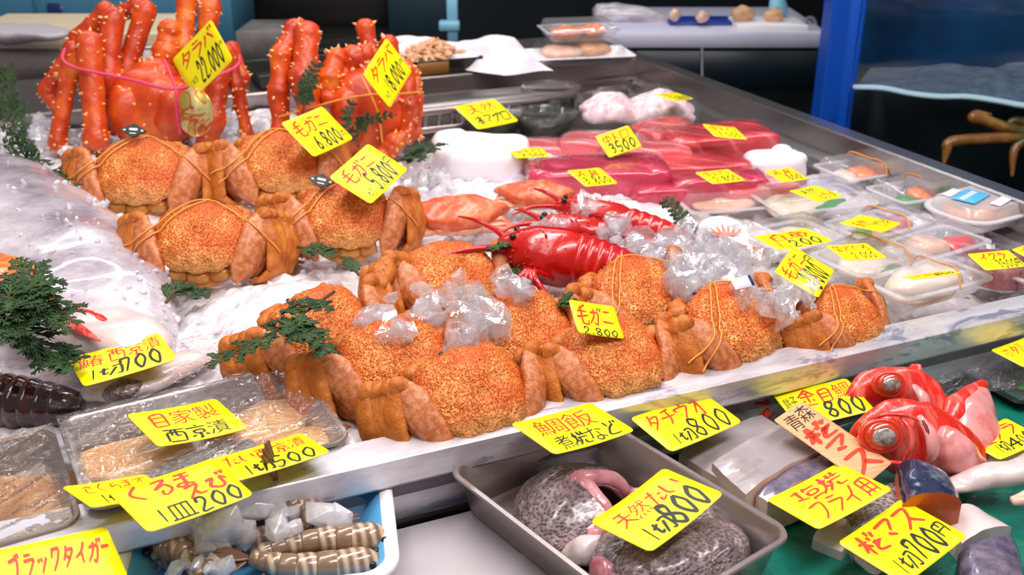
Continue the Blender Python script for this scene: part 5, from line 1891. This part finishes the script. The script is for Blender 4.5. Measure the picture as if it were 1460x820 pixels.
# film-wrapped tray upper right of the lower counter
_c = at(1470, 545, ZC + .002)
wt = thing('wrapped_tray', 'film-wrapped tray of squid on green leaf at right edge', 'tray', _c)
obj('tray_body', stack(.17, .105, .01, tray_prof(.02, .008, .005, .002), 4, rz(2), _c), MAT['blackp'], wt, sharp=40)
obj('film_cover', film_sheet(_c, rz(2), .175, .11, .004, .026, 14), MAT['film'], wt)
filler('dark_squid', 'purple-grey squid in the film-wrapped tray at right edge', 'squid', _c + np.array([-.02, .01, .014]), rz(2), (.05, .032, .008), 'mack', 31, .006)
tag(obj('green_leaf', wob(ell(_c + np.array([.0, -.02, .020]), rz(10), (.06, .014, .002), 24, 8), .004, 40, 3), MAT['leafg']), 'green leaf inside the film-wrapped tray at right edge', 'leaf')
tag(obj('film_sheet', film_sheet(at(1400, 562, ZC + .01), rz(-12), .2, .05, .004, .018, 24), MAT['film']), 'clear film sheet hanging in front of the wrapped tray', 'film')

# ------------------------------------------------------------------ clear ice over the crabs and lobsters
ice_heap('clear broken ice heaped over the crabs in the middle', [(655, 440, .05, 60, 18, .014), (600, 440, .045, 40, 9, .012), (535, 450, .05, 26, 12, .013), (680, 425, .055, 40, 7, .014), (738, 418, .06, 16, 6, .013), (560, 478, .05, 16, 5, .012), (705, 465, .045, 20, 6, .012)], 'ice', 3)
ice_heap('clear broken ice spread over the crabs at right', [(925, 365, .035, 40, 30, .014), (990, 385, .04, 60, 40, .016), (1060, 400, .04, 60, 34, .015), (1120, 425, .04, 40, 16, .013), (1020, 365, .03, 60, 22, .014), (960, 350, .02, 40, 20, .014)], 'ice', 5)
ice_heap('clear broken ice on the red spiny lobsters', [(755, 333, .05, 30, 8, .010), (790, 330, .05, 14, 5, .010), (832, 298, .045, 18, 5, .012), (885, 318, .045, 24, 7, .010), (875, 335, .035, 26, 8, .010), (975, 335, .01, 30, 10, .014)], 'ice', 6)
ice_heap('large frosty ice pieces piled on the raw prawns', [(318, 758, ZC + .062, 40, 3, .026), (285, 740, ZC + .064, 20, 2, .02), (352, 728, ZC + .064, 24, 2, .018), (360, 765, ZC + .056, 36, 6, .012), (400, 745, ZC + .06, 36, 8, .012), (490, 745, ZC + .06, 20, 3, .018), (300, 808, ZC + .052, 36, 8, .010), (455, 738, ZC + .058, 20, 5, .010)], 'frost', 7)

# ------------------------------------------------------------------ cedar sprigs
def sprig(label, pts, width, seed, nb=9, up=(0, 0, 1), dens=1.0, side=None):
    """pts: world points of the stem; flat fans of scaly leaves on both sides"""
    rng = np.random.default_rng(seed)
    W = [np.asarray(q, float) for q in pts]
    t = thing('cedar_sprig', label, 'cedar sprig', W[0], 'cedar sprigs')
    obj('stem', tube(W, [.0018, .0015, .0008], 7, 24), MAT['stem'], t)
    p = cat(W, 60)
    g = Geo()
    u = np.asarray(up, float)
    for i in range(nb):
        f = .12 + .86 * i / nb
        k = int(f * 59)
        T = nrm(p[min(k + 1, 59)] - p[k - 1])
        S = nrm(np.cross(T, u))
        for sd in (-1, 1):
            if side and sd != side:
                continue
            L = width * (1 - .55 * f) * rng.uniform(.7, 1.15)
            d = nrm(T * .75 + S * sd * rng.uniform(.6, 1.0) + u * rng.uniform(-.15, .25))
            e = p[k] + d * L
            m = (p[k] + e) / 2 + T * L * .12 + u * L * .05
            g.add(tube([p[k], m, e], [(.0012, .0008), (.0016, .0009), (.0007, .0005)], 5, 9))
            q = cat([p[k], m, e], 14)
            n = max(3, int(6 * dens))
            for j in range(n):
                w = 2 + int(11 * j / n)
                Tj = nrm(q[min(w + 1, 13)] - q[w - 1])
                Sj = nrm(np.cross(Tj, u))
                for s2 in (-1, 1):
                    l2 = L * .42 * (1 - .6 * j / n) * rng.uniform(.7, 1.2)
                    e2 = q[w] + nrm(Tj * .8 + Sj * s2 * .8 + u * rng.uniform(-.2, .2)) * l2
                    m2 = (q[w] + e2) / 2 + Tj * l2 * .1
                    g.add(tube([q[w], m2, e2], [(.0010, .0007), (.0015, .0008), (.0006, .0004)], 5, 6))
                    if l2 > .008:
                        for s3 in (-1, 1):
                            e3 = m2 + nrm(nrm(e2 - q[w]) * .8 + np.cross(nrm(e2 - q[w]), u) * s3 * .9) * l2 * .45
                            g.add(tube([m2, e3], [(.0011, .0007), (.0006, .0004)], 5, 4))
    obj('leaves', g, MAT['cedar'], t)
    return t


sprig('cedar sprig standing upright at the far left edge', [at(78, 246, .03), at(30, 215, .05), P(14, 150, 1.62), P(6, 90, 1.64)], .05, 1, 12, up=(-.4, -.8, .3))
sprig('cedar sprig lying along the back of the grey fish', [at(-20, 196, .05), at(40, 232, .05), at(88, 262, .045), at(104, 285, .04)], .05, 2, 10)
sprig('big dark cedar sprig covering the left edge under red fish', [at(-40, 470, .085), at(10, 440, .095), at(40, 410, .10), at(52, 376, .10)], .055, 3, 11)
sprig('dark cedar sprig lowest at the left edge, pointing to the wide 700 card', [at(-30, 450, .09), at(20, 460, .085), at(60, 495, .06), at(100, 518, .045)], .05, 4, 12)
sprig('cedar sprig between red fish and white fillet at left', [at(-20, 420, .10), at(30, 430, .10), at(64, 446, .085), at(96, 440, .075)], .05, 14, 10)
sprig('cedar sprig under the rear edge of the crab beside the grey fish', [at(236, 432, .015), at(250, 415, .02), at(270, 416, .018), at(298, 418, .015)], .028, 5, 8)
sprig('small cedar sprig peeping from beneath the black-tagged crab', [at(140, 320, .02), at(160, 316, .024), at(185, 312, .024)], .022, 15, 7)
sprig('brown-stemmed cedar branch lying over the front left crab', [at(476, 416, .075), at(430, 448, .072), at(360, 490, .05), at(292, 520, .035)], .034, 6, 9)
sprig('dense cedar spray hanging over the legs of the front left crab', [at(398, 458, .07), at(425, 470, .068), at(450, 482, .064), at(470, 505, .055)], .03, 16, 9, dens=1.3)
sprig('small cedar tuft on ice below the 5,800 card crab', [at(425, 352, .03), at(455, 358, .03), at(478, 362, .028)], .024, 7, 7)
sprig('tiny cedar tuft left of the clawed crab', [at(512, 392, .03), at(500, 378, .035), at(492, 366, .035)], .016, 17, 6)
sprig('upright cedar sprig on the left legs of the right king crab', [P(432, 160, 1.66), P(438, 125, 1.66), P(452, 88, 1.67)], .026, 8, 9, up=-FW)
sprig('cedar sprig reaching right across the red belly of the right king crab', [P(505, 188, 1.63), P(525, 172, 1.62), P(566, 163, 1.62)], .018, 9, 8, up=-FW)
sprig('cedar sprig rising across the middle of the right king crab', [P(512, 210, 1.62), P(494, 172, 1.62), P(504, 142, 1.63)], .018, 18, 7, up=-FW)
sprig('thick cedar sprig at the foot of the right king crab', [at(560, 232, .02), at(590, 222, .03), at(625, 205, .03)], .045, 10, 9)
sprig('cedar tuft between the clawed crab and big red lobster', [at(735, 378, .03), at(745, 395, .035), at(756, 402, .035)], .026, 11, 8)
sprig('small cedar tuft on top of the big lobster shell', [at(690, 352, .05), at(712, 352, .055), at(722, 344, .055)], .022, 19, 7)
sprig('cedar tuft behind the small propped card', [at(790, 436, .04), at(805, 430, .045), at(815, 425, .045)], .02, 12, 7)
sprig('cedar sprig in the gap between two crabs at the front rim', [at(975, 520, .0), at(985, 500, .01), at(1000, 490, .015)], .03, 13, 8)
sprig('cedar sprig beneath the left legs of the white-tagged crab', [at(920, 475, .02), at(940, 466, .025), at(960, 455, .03)], .028, 20, 8)
sprig('cedar sprig standing beside the tail of the farthest red lobster', [at(990, 345, .0), P(970, 310, 1.42), P(945, 282, 1.44)], .022, 21, 8, up=-FW)

# ------------------------------------------------------------------ hand-written price cards
GL = {  # brush strokes on a 10 x 10 grid
 'タ': '49 36 13|47 87 64 20|35 63', 'ラ': '28 78|16 86 74 30', 'バ': '37 25 02|57 74 82|79 77|99 97', 'ガ': '16 76 72 60 41|48 44 10|79 77|99 97',
 'ニ': '27 77|12 92', '毛': '79 27|16 86|03 94|48 41 50 80 92', '天': '28 78|15 95|58 54 10|54 90', '本': '07 97|59 50|56 12|56 92|32 72',
 'マ': '18 88 54|34 62', 'グ': '38 15|37 77 54 10|79 77|99 97', 'ロ': '18 11|18 88 81|11 81', '中': '17 13|17 87 83|13 83|59 50', 'ト': '39 30|36 63',
 '赤': '28 78|15 95|59 55|45 32 10|65 60|23 01|83 91', '身': '69 58|38 30|38 78 71 60|36 76|34 74|12 92|75 10', 'ヒ': '28 21 41 82|25 85', 'メ': '79 52 10|36 82',
 'イ': '89 55 03|55 50', 'ク': '49 25|48 88 64 20', 'ス': '18 78 54 10|54 90', 'チ': '79 28|05 95|58 53 30', 'ウ': '59 57|15 17 87 64 30', 'オ': '17 87|59 50 40|57 11',
 'フ': '18 88 63 20', 'ブ': '17 77 53 20|79 77|99 97', 'ッ': '26 34|46 54|86 63 40', 'ー': '15 85', 'く': '69 25 60', 'る': '28 78 24 55 75 82 60 40 42 52',
 'ま': '28 88|16 86|59 52 31 12 33 62 81', 'え': '49 68|26 76 10|43 53 61 91', 'び': '16 46 23 32 51 72 76 94|79 77|99 97', 'た': '17 57|49 20|65 85|63 61 92',
 'い': '18 13 31|77 83', 'さ': '17 87|48 75|36 22 41 71', 'ら': '48 67|37 24 55 74 72 40', 'の': '58 51 33 15 28 68 86 83 60', 'ど': '39 46|77 45 22 31 81|79 77|99 97',
 'ぐ': '59 25 60|78 76|98 96', 'ろ': '28 78 24 55 75 82 60 40', '0': '59 26 23 50 74 76 59', '1': '59 40', '2': '26 39 68 65 20 80', '3': '28 59 77 45 74 51 21',
 '5': '79 39 25 65 73 50 21', '6': '69 34 21 50 72 55 33', '7': '26 28 78 40', '8': '78 39 26 64 72 50 22 44 78', ',': '52 30', '円': '18 10|18 88 80|58 55|14 84',
 '切': '05 47|28 22 43|58 98 91 71|77 40', '桜': '06 46|29 20|25 02|25 43|57 55|69 67|88 76|54 94|75 51 90|84 52', '白': '59 38|27 20|27 77 70|24 74|20 70',
 '用': '28 22 10|28 88 80|25 85|22 82|58 50', '目': '27 20|27 77 70|25 75|23 73|20 70', '生': '39 15|27 87|14 84|59 50|00 90', '自': '59 48|28 20|28 78 70|26 76|23 73|20 70',
 '金': '59 05|59 95|37 67|15 85|57 51|33 22|73 82|00 90', '西': '08 98|16 10|16 86 80|38 34|58 54 74|10 80', '京': '59 58|07 97|35 33|35 75 73|33 73|53 50 40|32 11|72 91',
 '魚': '49 17|38 78 66|26 22|26 86 82|24 84|22 82|56 52|11 00|31 30|51 60|71 80', '焼': '17 25|37 25|29 24 01|24 32|47 97|59 56|79 76|35 95|45 43 20|63 61 91', '塩': '07 37|28 23|03 42|58 46|57 97|55 53 83 85 55|51 50|51 91 90|00',
}
DIG = {'0': .62, '1': .4, '2': .62, '3': .62, '5': .62, '6': .62, '7': .6, '8': .64, ',': .34, ' ': .4, '円': .6, 'ー': .8, '切': .7}
_FC = {}


def font_glyph(ch):
    if ch not in _FC:
        cu = bpy.data.curves.new('g', 'FONT')
        cu.body = ch
        cu.size = 1.0
        o = bpy.data.objects.new('g', cu)
        COL.objects.link(o)
        dg = bpy.context.evaluated_depsgraph_get()
        me = bpy.data.meshes.new_from_object(o.evaluated_get(dg))
        V = np.array([v.co[:2] for v in me.vertices])
        F = [tuple(p.vertices) for p in me.polygons]
        bpy.data.objects.remove(o)
        bpy.data.meshes.remove(me)
        bpy.data.curves.remove(cu)
        lo, hi = V.min(0), V.max(0)
        _FC[ch] = ((V - lo) / (hi - lo), F)
    return _FC[ch]


def stroke_glyph(ch, wt, rng):
    V, F, n = [], [], 0
    for st in GL[ch].split('|'):
        q = np.array([(int(c[0]) / 9, int(c[1]) / 9) for c in st.split(' ')])
        if len(q) == 1:
            q = np.array([q[0], q[0] + [.02, .02]])
        q = q + rng.normal(0, .012, q.shape)
        m = 6 * (len(q) - 1) + 3
        p = cat(q, m)
        T = np.gradient(p, axis=0)
        T /= np.linalg.norm(T, axis=1)[:, None] + 1e-9
        N = np.stack([-T[:, 1], T[:, 0]], 1)
        s = np.linspace(0, 1, m)
        w = wt * (1.12 - .35 * s) * (.85 + .3 * np.abs(T[:, 1]))
        w[0] *= .7
        w[-1] *= .45
        L, R = p + N * w[:, None] / 2, p - N * w[:, None] / 2
        V.append(np.concatenate([L, R]))
        F += [(n + i, n + m + i, n + m + i + 1, n + i + 1) for i in range(m - 1)]
        n += 2 * m
    return np.concatenate(V), F


CARDS = {
'k22':((0.2247, 1.7643, 0.1521),(0.542, -0.553, 0.633),(-0.273, 0.596, 0.755),0.1124,0.0764),
'k18':((0.4723, 1.5601, 0.1494),(0.605, 0.698, 0.384),(-0.575, 0.048, 0.817),0.0998,0.0671),
'h68':((0.3314, 1.4511, 0.0993),(0.764, 0.645, 0.021),(-0.506, 0.579, 0.639),0.0979,0.0668),
'h58':((0.3405, 1.2246, 0.1012),(0.742, 0.634, 0.217),(-0.651, 0.604, 0.46),0.0911,0.0619),
'hon':((0.7067, 1.734, 0.02),(0.927, 0.373, -0.041),(-0.322, 0.847, 0.424),0.1047,0.0713),
'bak':((1.0671, 1.6746, 0.0301),(0.913, 0.393, -0.111),(-0.382, 0.917, 0.113),0.0639,0.0434),
'chA':((0.6894, 1.5101, 0.0099),(0.996, -0.059, -0.062),(0.065, 0.991, 0.115),0.0589,0.0396),
'chB':((0.8207, 1.4469, 0.0304),(0.981, 0.12, 0.151),(-0.188, 0.759, 0.623),0.0658,0.0446),
'chC':((1.0112, 1.4273, 0.0302),(0.983, -0.036, -0.181),(0.076, 0.973, 0.218),0.0660,0.0447),
'aka38':((0.695, 1.298, 0.0299),(0.957, 0.262, -0.126),(-0.215, 0.93, 0.299),0.0656,0.0442),
'ch28':((0.8858, 1.2519, 0.0198),(0.993, 0.092, -0.068),(-0.083, 0.988, 0.127),0.0636,0.0431),
'aka18':((1.002, 1.2458, 0.0094),(0.983, 0.163, -0.085),(-0.143, 0.968, 0.205),0.0578,0.0394),
'hir':((0.9747, 1.141, 0.0153),(0.934, 0.34, -0.105),(-0.331, 0.939, 0.096),0.0707,0.0480),
'ten':((0.9614, 1.0123, 0.015),(0.859, 0.491, -0.145),(-0.497, 0.868, -0.005),0.0837,0.0573),
'shi':((0.8229, 0.9968, 0.0198),(1.0, -0.017, 0.002),(0.017, 1.0, -0.024),0.0817,0.0544),
'nod':((0.8578, 0.9201, 0.025),(0.995, -0.069, -0.074),(0.076, 0.993, 0.089),0.0606,0.0413),
'h28':((0.7199, 0.8459, 0.0508),(0.784, 0.619, 0.049),(-0.584, 0.709, 0.395),0.0764,0.0532),
'iku':((1.0062, 0.8422, 0.019),(0.984, -0.178, 0.002),(0.176, 0.971, 0.162),0.0569,0.0380),
'edg':((1.0912, 0.8651, 0.0097),(0.995, 0.024, 0.095),(-0.033, 0.995, 0.098),0.0398,0.0271),
'thin':((0.8806, 0.8208, 0.0295),(0.942, -0.314, 0.117),(0.335, 0.886, -0.319),0.0533,0.0361),
'hfr':((0.4435, 0.8113, 0.0605),(0.931, 0.109, -0.348),(0.113, 0.821, 0.559),0.0582,0.0375),
'sawa':((0.0165, 0.971, 0.0302),(0.982, 0.187, 0.035),(-0.189, 0.98, 0.07),0.0881,0.0582),
'jika':((0.0594, 0.8569, 0.0125),(0.916, 0.344, -0.205),(-0.33, 0.939, 0.096),0.0874,0.0604),
'tai':((0.1112, 0.7632, 0.0182),(0.963, 0.259, -0.079),(-0.268, 0.955, -0.127),0.0905,0.0536),
'kuru':((0.0381, 0.7174, 0.0312),(0.908, 0.396, -0.14),(-0.382, 0.917, 0.117),0.0898,0.0592),
'saku':((-0.0059, 0.7592, 0.0201),(0.88, 0.373, -0.292),(-0.412, 0.908, -0.079),0.0696,0.0480),
'tiger':((-0.0582, 0.6914, 0.0123),(0.962, 0.218, -0.168),(-0.177, 0.958, 0.228),0.0921,0.0546),
'taimeshi':((0.3702, 0.713, 0.0111),(0.968, 0.224, -0.112),(-0.225, 0.974, 0.0),0.0933,0.0622),
'tachi':((0.4952, 0.7218, -0.016),(0.976, 0.219, -0.018),(-0.214, 0.965, 0.15),0.0943,0.0568),
'kin':((0.6564, 0.7202, -0.0326),(0.988, -0.135, 0.077),(0.122, 0.981, 0.153),0.0847,0.0540),
'aomori':((0.604, 0.644, -0.0215),(0.932, 0.363, 0.011),(-0.353, 0.899, 0.258),0.0498,0.1002),
'shio':((0.5539, 0.5855, -0.0297),(0.986, 0.11, 0.121),(-0.093, 0.986, -0.14),0.0858,0.0628),
'masu':((0.5797, 0.5219, -0.0401),(0.964, 0.266, 0.025),(-0.267, 0.962, 0.046),0.0930,0.0626),
'nama':((0.7914, 0.6151, -0.0493),(0.994, 0.093, 0.057),(-0.093, 0.996, -0.002),0.0656,0.0447),
'film':((0.932, 0.7171, -0.0299),(0.996, 0.058, 0.067),(-0.06, 0.998, 0.019),0.0650,0.0444),
'ten800':((0.3863, 0.5935, -0.0012),(0.932, 0.354, 0.08),(-0.348, 0.934, -0.078),0.0941,0.0617),}


def card(key, label, lines, bend=(.10, .0), mat='yellow', name='price_card', nudge=(0, 0, 0), rot=0):
    """lines: (text, colour index 1 red / 2 black, x0, x1, y0, y1, stroke width) as fractions of the card, y up"""
    o, X, Y, w, h = CARDS[key]
    rng = np.random.default_rng(len(label) * 7 + ord(key[0]))
    X = nrm(X)
    Z = nrm(np.cross(X, Y))
    Y = np.cross(Z, X)
    R = np.stack([X, Y, Z], 1)
    g = Geo()
    rr = []
    ol = rrect(w, h, w * .055, 5)
    den = []
    for i in range(len(ol)):  # subdivide the straight sides so the sheet can curl
        a, b = ol[i], ol[(i + 1) % len(ol)]
        k = max(1, int(np.linalg.norm(b - a) / (w * .09)))
        den += [a + (b - a) * j / k for j in range(k)]
    ol = np.array(den)
    T_ = .0005
    for s, z in ((.0, -T_), (.5, -T_), (.99, -T_), (1, 0), (.99, T_), (.75, T_), (.5, T_), (.25, T_)):
        rr.append(np.concatenate([ol * max(s, .02), np.full((len(ol), 1), z)], 1))
    V, F = rings(rr)
    parts = [((V, F), 0)]
    n = 0
    for (tx, ci, x0, x1, y0, y1, wt) in lines:
        ws = [DIG.get(c, 1.0) for c in tx]
        tot = sum(ws)
        x = x0
        for c, q in zip(tx, ws):
            cw = (x1 - x0) * q / tot
            if c != ' ':
                if c in GL:
                    GV, GF = stroke_glyph(c, wt, rng)
                else:
                    GV, GF = font_glyph(c)
                GV = GV - .5
                a = rng.normal(0, .05)
                sx = cw * w * (.96 if q >= .9 else 1.02)
                sy = (y1 - y0) * h * rng.uniform(.9, 1.02)
                U = np.stack([GV[:, 0] * sx + GV[:, 1] * sy * .12, GV[:, 1] * sy], 1)
                U = U @ np.array([[math.cos(a), math.sin(a)], [-math.sin(a), math.cos(a)]])
                U = U + [(x + cw / 2) * w, ((y0 + y1) / 2) * h]
                n += 1
                parts.append(((np.concatenate([U, np.full((len(U), 1), T_ + .00012 + .000012 * (n % 9))], 1), GF), ci))
            x += cw
    bx, by = bend
    for (V, F), ci in parts:
        V = V.copy()
        V[:, 2] += bx * (V[:, 0] / w) ** 2 * w + by * (V[:, 1] / h) ** 2 * h - bx * w * .08
        g.add((V @ R.T + np.array(o) + np.array(nudge), F), ci)
    c = obj(name, g, [MAT[mat], MAT['red'], MAT['black']], smooth=False)
    c.data.polygons.foreach_set('use_smooth', [i == 0 for i in g.I])
    return tag(c, label, 'price card', 'yellow hand-written cards')


top = lambda t, a=-.42, b=.42, y0=.02, y1=.42, w=.13: (t, 1, a, b, y0, y1, w)
low = lambda t, a=-.38, b=.42, y0=-.44, y1=-.0, w=.2: (t, 2, a, b, y0, y1, w)
E1 = 'yellow card propped on the '
card('k22', 'yellow card propped on the left king crab, black figures reading 22,000', [top('タラバ', -.40, .42, .08, .44), low('22,000', -.18, .40, -.38, .06), low('円', .40, .48, -.08, .02, .12), low('1切', -.42, -.26, -.30, -.14, .1)], (.04, .05))
card('k18', 'yellow card propped on the right king crab, black figures reading 18,000', [top('タラバ', -.40, .42, .06, .42), low('18,000', -.22, .36, -.40, .02), low('円', .38, .47, -.2, -.06, .12), low('1切', -.44, -.28, -.38, -.22, .1)], (.04, .05))
card('h68', 'yellow hairy crab card reading 6,800 at the back', [top('毛ガニ', -.42, .36, .02, .42), low('6,800', -.24, .36, -.42, -.04), low('円', .36, .46, -.4, -.2, .13), low('1切', -.42, -.3, -.4, -.24, .1)], (.06, .04))
card('h58', 'yellow hairy crab card reading 5,800', [top('毛ガニ', -.40, .30, .04, .42), low('5,800', -.14, .36, -.42, .04), low('円', .36, .47, -.2, .06, .13), low('1切', -.42, -.24, -.44, -.24, .1)], (.05, .04))
card('hon', 'yellow card on the seaweed tub, red 天然 above black 本マグロ', [top('天然', -.36, .36, .04, .44, .11), low('本マグロ', -.36, .44, -.40, .0, .15)], (.04, .0))
card('bak', 'small yellow card lying farthest back, behind the bagged squid', [top('中トロ', -.4, .3), low('2,800')], (.03, .0))
card('chA', 'yellow card half hidden behind the dark crimson tuna block', [top('中トロ', -.4, .4, -.1, .42), low('3,500', -.3, .4, -.45, -.12)], (.03, .0))
card('chB', 'yellow card standing tilted among the tuna, reading 3,500', [top('中トロ', -.40, .38, .0, .42, .14), low('3500', -.36, .42, -.42, .02, .2)], (.03, .0))
card('chC', 'yellow card on the largest tuna block', [top('中トロ', -.40, .40, .0, .42, .12), low('3,500', -.3, .4, -.4, -.04, .13)], (.04, .0))
card('aka38', 'yellow card on the dark crimson tuna block, reading 3,800', [top('赤身', -.40, .30, .04, .42, .12), low('3,800', -.38, .42, -.42, .0, .16)], (.03, .0))
card('ch28', 'yellow card on the red tuna block, reading 2,800', [top('中トロ', -.40, .36, .04, .42, .13), low('2,800', -.3, .42, -.42, .0, .16)], (.03, .0))
card('aka18', 'yellow card on the small dark tuna piece, reading 1,800', [top('赤身', -.40, .32, .04, .42, .12), low('1,800', -.32, .42, -.42, .0, .16)], (.03, .0))
card('hir', 'yellow card on the long white fish pack, black 天然 and red ヒラメ', [('天然', 2, -.36, .2, .02, .42, .12), ('ヒラメ', 1, -.12, .44, -.42, .0, .15)], (.05, .0))
card('ten', 'yellow card beside the pink roe tub, its black writing at right', [('天然', 1, -.42, .1, -.1, .34, .13), ('カワハギ', 2, .0, .44, -.36, .0, .15)], (.05, .0))
card('shi', 'widest yellow card on the clear packs, red 白魚', [top('白魚', -.36, .36, .0, .42, .13), low('1,200', -.4, .4, -.46, -.04, .15)], (.04, .0))
card('nod', 'yellow card on a clear pack lid, reading 2,000', [top('のどぐろ', -.44, .40, .02, .42, .13), low('2,000', -.2, .36, -.42, -.04, .14)], (.03, .0))
card('h28', 'yellow hairy crab card standing over the ice, reading 2,800', [top('毛ガニ', -.44, .36, .06, .44, .12), low('2,800', -.22, .34, -.44, .06, .19), low('円', .3, .46, -.04, .2, .13)], (.04, .04))
card('iku', 'yellow card on the round red roe tub, red イクラ and 3,500', [top('イクラ', -.34, .32, .0, .44, .17), low('3500円', -.1, .46, -.46, .0, .16)], (.03, .0))
card('edg', 'small yellow card cut by the right edge beside the roe tub', [top('イ', -.4, .0, .0, .4), low('35')], (.03, .0))
card('thin', 'thin yellow card seen nearly edge-on atop the scallop pack', [top('ホタテ', -.4, .3, -.2, .3), low('800', .0, .44, -.4, .0)], (.03, .0))
card('hfr', 'small yellow hairy crab card propped between crabs near the rim, price hidden', [top('毛ガニ', -.42, .38, -.18, .40, .13), low('2,800', -.38, .40, -.5, -.26, .14)], (.04, .06))
card('sawa', 'yellow card by the white fillet at left, black figures reading 700', [top('鰆', -.44, -.16, .0, .40, .12), top('西京漬', -.12, .46, .04, .42, .11), low('1切', -.42, -.06, -.40, -.08, .13), low('700', -.08, .40, -.42, .04, .17)], (.05, .0))
card('jika', 'yellow card on the film-covered tray with red 自家製', [top('自家製', -.38, .40, .0, .40, .12), low('西京漬', -.34, .36, -.44, -.08, .12)], (.09, .0))
card('tai', 'yellow card at right on the film-covered tray, partly behind another', [top('たい西京漬', -.38, .44, .02, .40, .12), low('1切500', -.30, .42, -.46, -.06, .15)], (.05, .0))
card('kuru', 'large yellow kuruma prawn card leaning on the blue tray', [top('くるま', -.42, .22, .10, .44, .15), top('えび', .0, .44, -.16, .22, .16), low('1皿200', -.34, .46, -.46, -.14, .17)], (.07, .0))
card('saku', 'yellow card peeking out left of the kuruma prawn card', [top('さくらます', -.36, .42, .02, .42, .11), low('1切700', -.30, .4, -.46, -.06, .16)], (.05, .0))
card('tiger', 'large yellow card in the lower left corner, red ブラックタイガー', [top('ブラックタイガー', -.30, .46, -.10, .34, .19)], (.03, .0))
card('taimeshi', 'yellow card over the back edge of bream tray, red 鯛飯', [top('鯛飯', -.36, .34, -.04, .40, .12), low('煮焼など', -.34, .42, -.46, -.08, .12)], (.08, .0))
card('tachi', 'yellow beltfish card beside the bream tray, reading 800', [top('タチウオ', -.42, .38, .02, .42, .13), low('1切', -.34, -.08, -.44, -.14, .13), low('800', -.06, .46, -.44, .02, .13)], (.05, .0))
card('kin', 'yellow card behind the printed board, red 金目鯛 and 800', [top('金目鯛', -.26, .44, .0, .42, .12), low('銚子', -.46, -.28, .0, .32, .12), low('800', -.06, .46, -.44, .0, .17)], (.04, .0))
card('shio', 'yellow card with two red lines and no price, on beltfish', [top('塩焼', -.30, .36, .04, .42, .12), ('フライ用', 1, -.34, .46, -.42, .02, .12)], (.05, .0))
card('masu', 'yellow card with red 桜マス and black 700 at lower right', [top('桜マス', -.40, .42, .02, .42, .15), low('1切', -.38, -.12, -.44, -.14, .12), low('700', -.10, .32, -.42, .0, .18), low('円', .32, .46, -.32, -.06, .14)], (.04, .0))
card('nama', 'yellow raw cod card at the right edge on pale fillets', [top('生タラ', -.36, .44, .0, .40, .14), low('1切400', -.30, .44, -.40, -.04, .14)], (.07, .0))
card('film', 'yellow card on the film-wrapped tray at right edge', [top('ホタルイカ', -.40, .44, .0, .40, .14), low('500', -.1, .4, -.44, -.04, .14)], (.05, .0))
card('ten800', 'large yellow card resting on the cut bream, reading 800', [top('天然たい', -.40, .44, .02, .36, .12), low('1切', -.36, -.06, -.44, -.10, .15), low('800', -.06, .44, -.44, .04, .19)], (.09, .02))
o_ = card('aomori', 'salmon-pink printed board with red letters, standing before red bream head', [('青', 2, -.40, .0, .26, .46, .15), ('森', 2, .0, .42, .28, .48, .15), ('桜', 1, -.42, .42, .04, .26, .19), ('マ', 1, -.4, .4, -.18, .02, .19), ('ス', 1, -.40, .42, -.44, -.18, .17)], (.0, .0), 'wood', 'printed_board')
o_['category'] = 'sign'
o_['group'] = 'signs'
for o_ in [m for m in bpy.data.meshes if m.users == 0]:
    bpy.data.meshes.remove(o_)
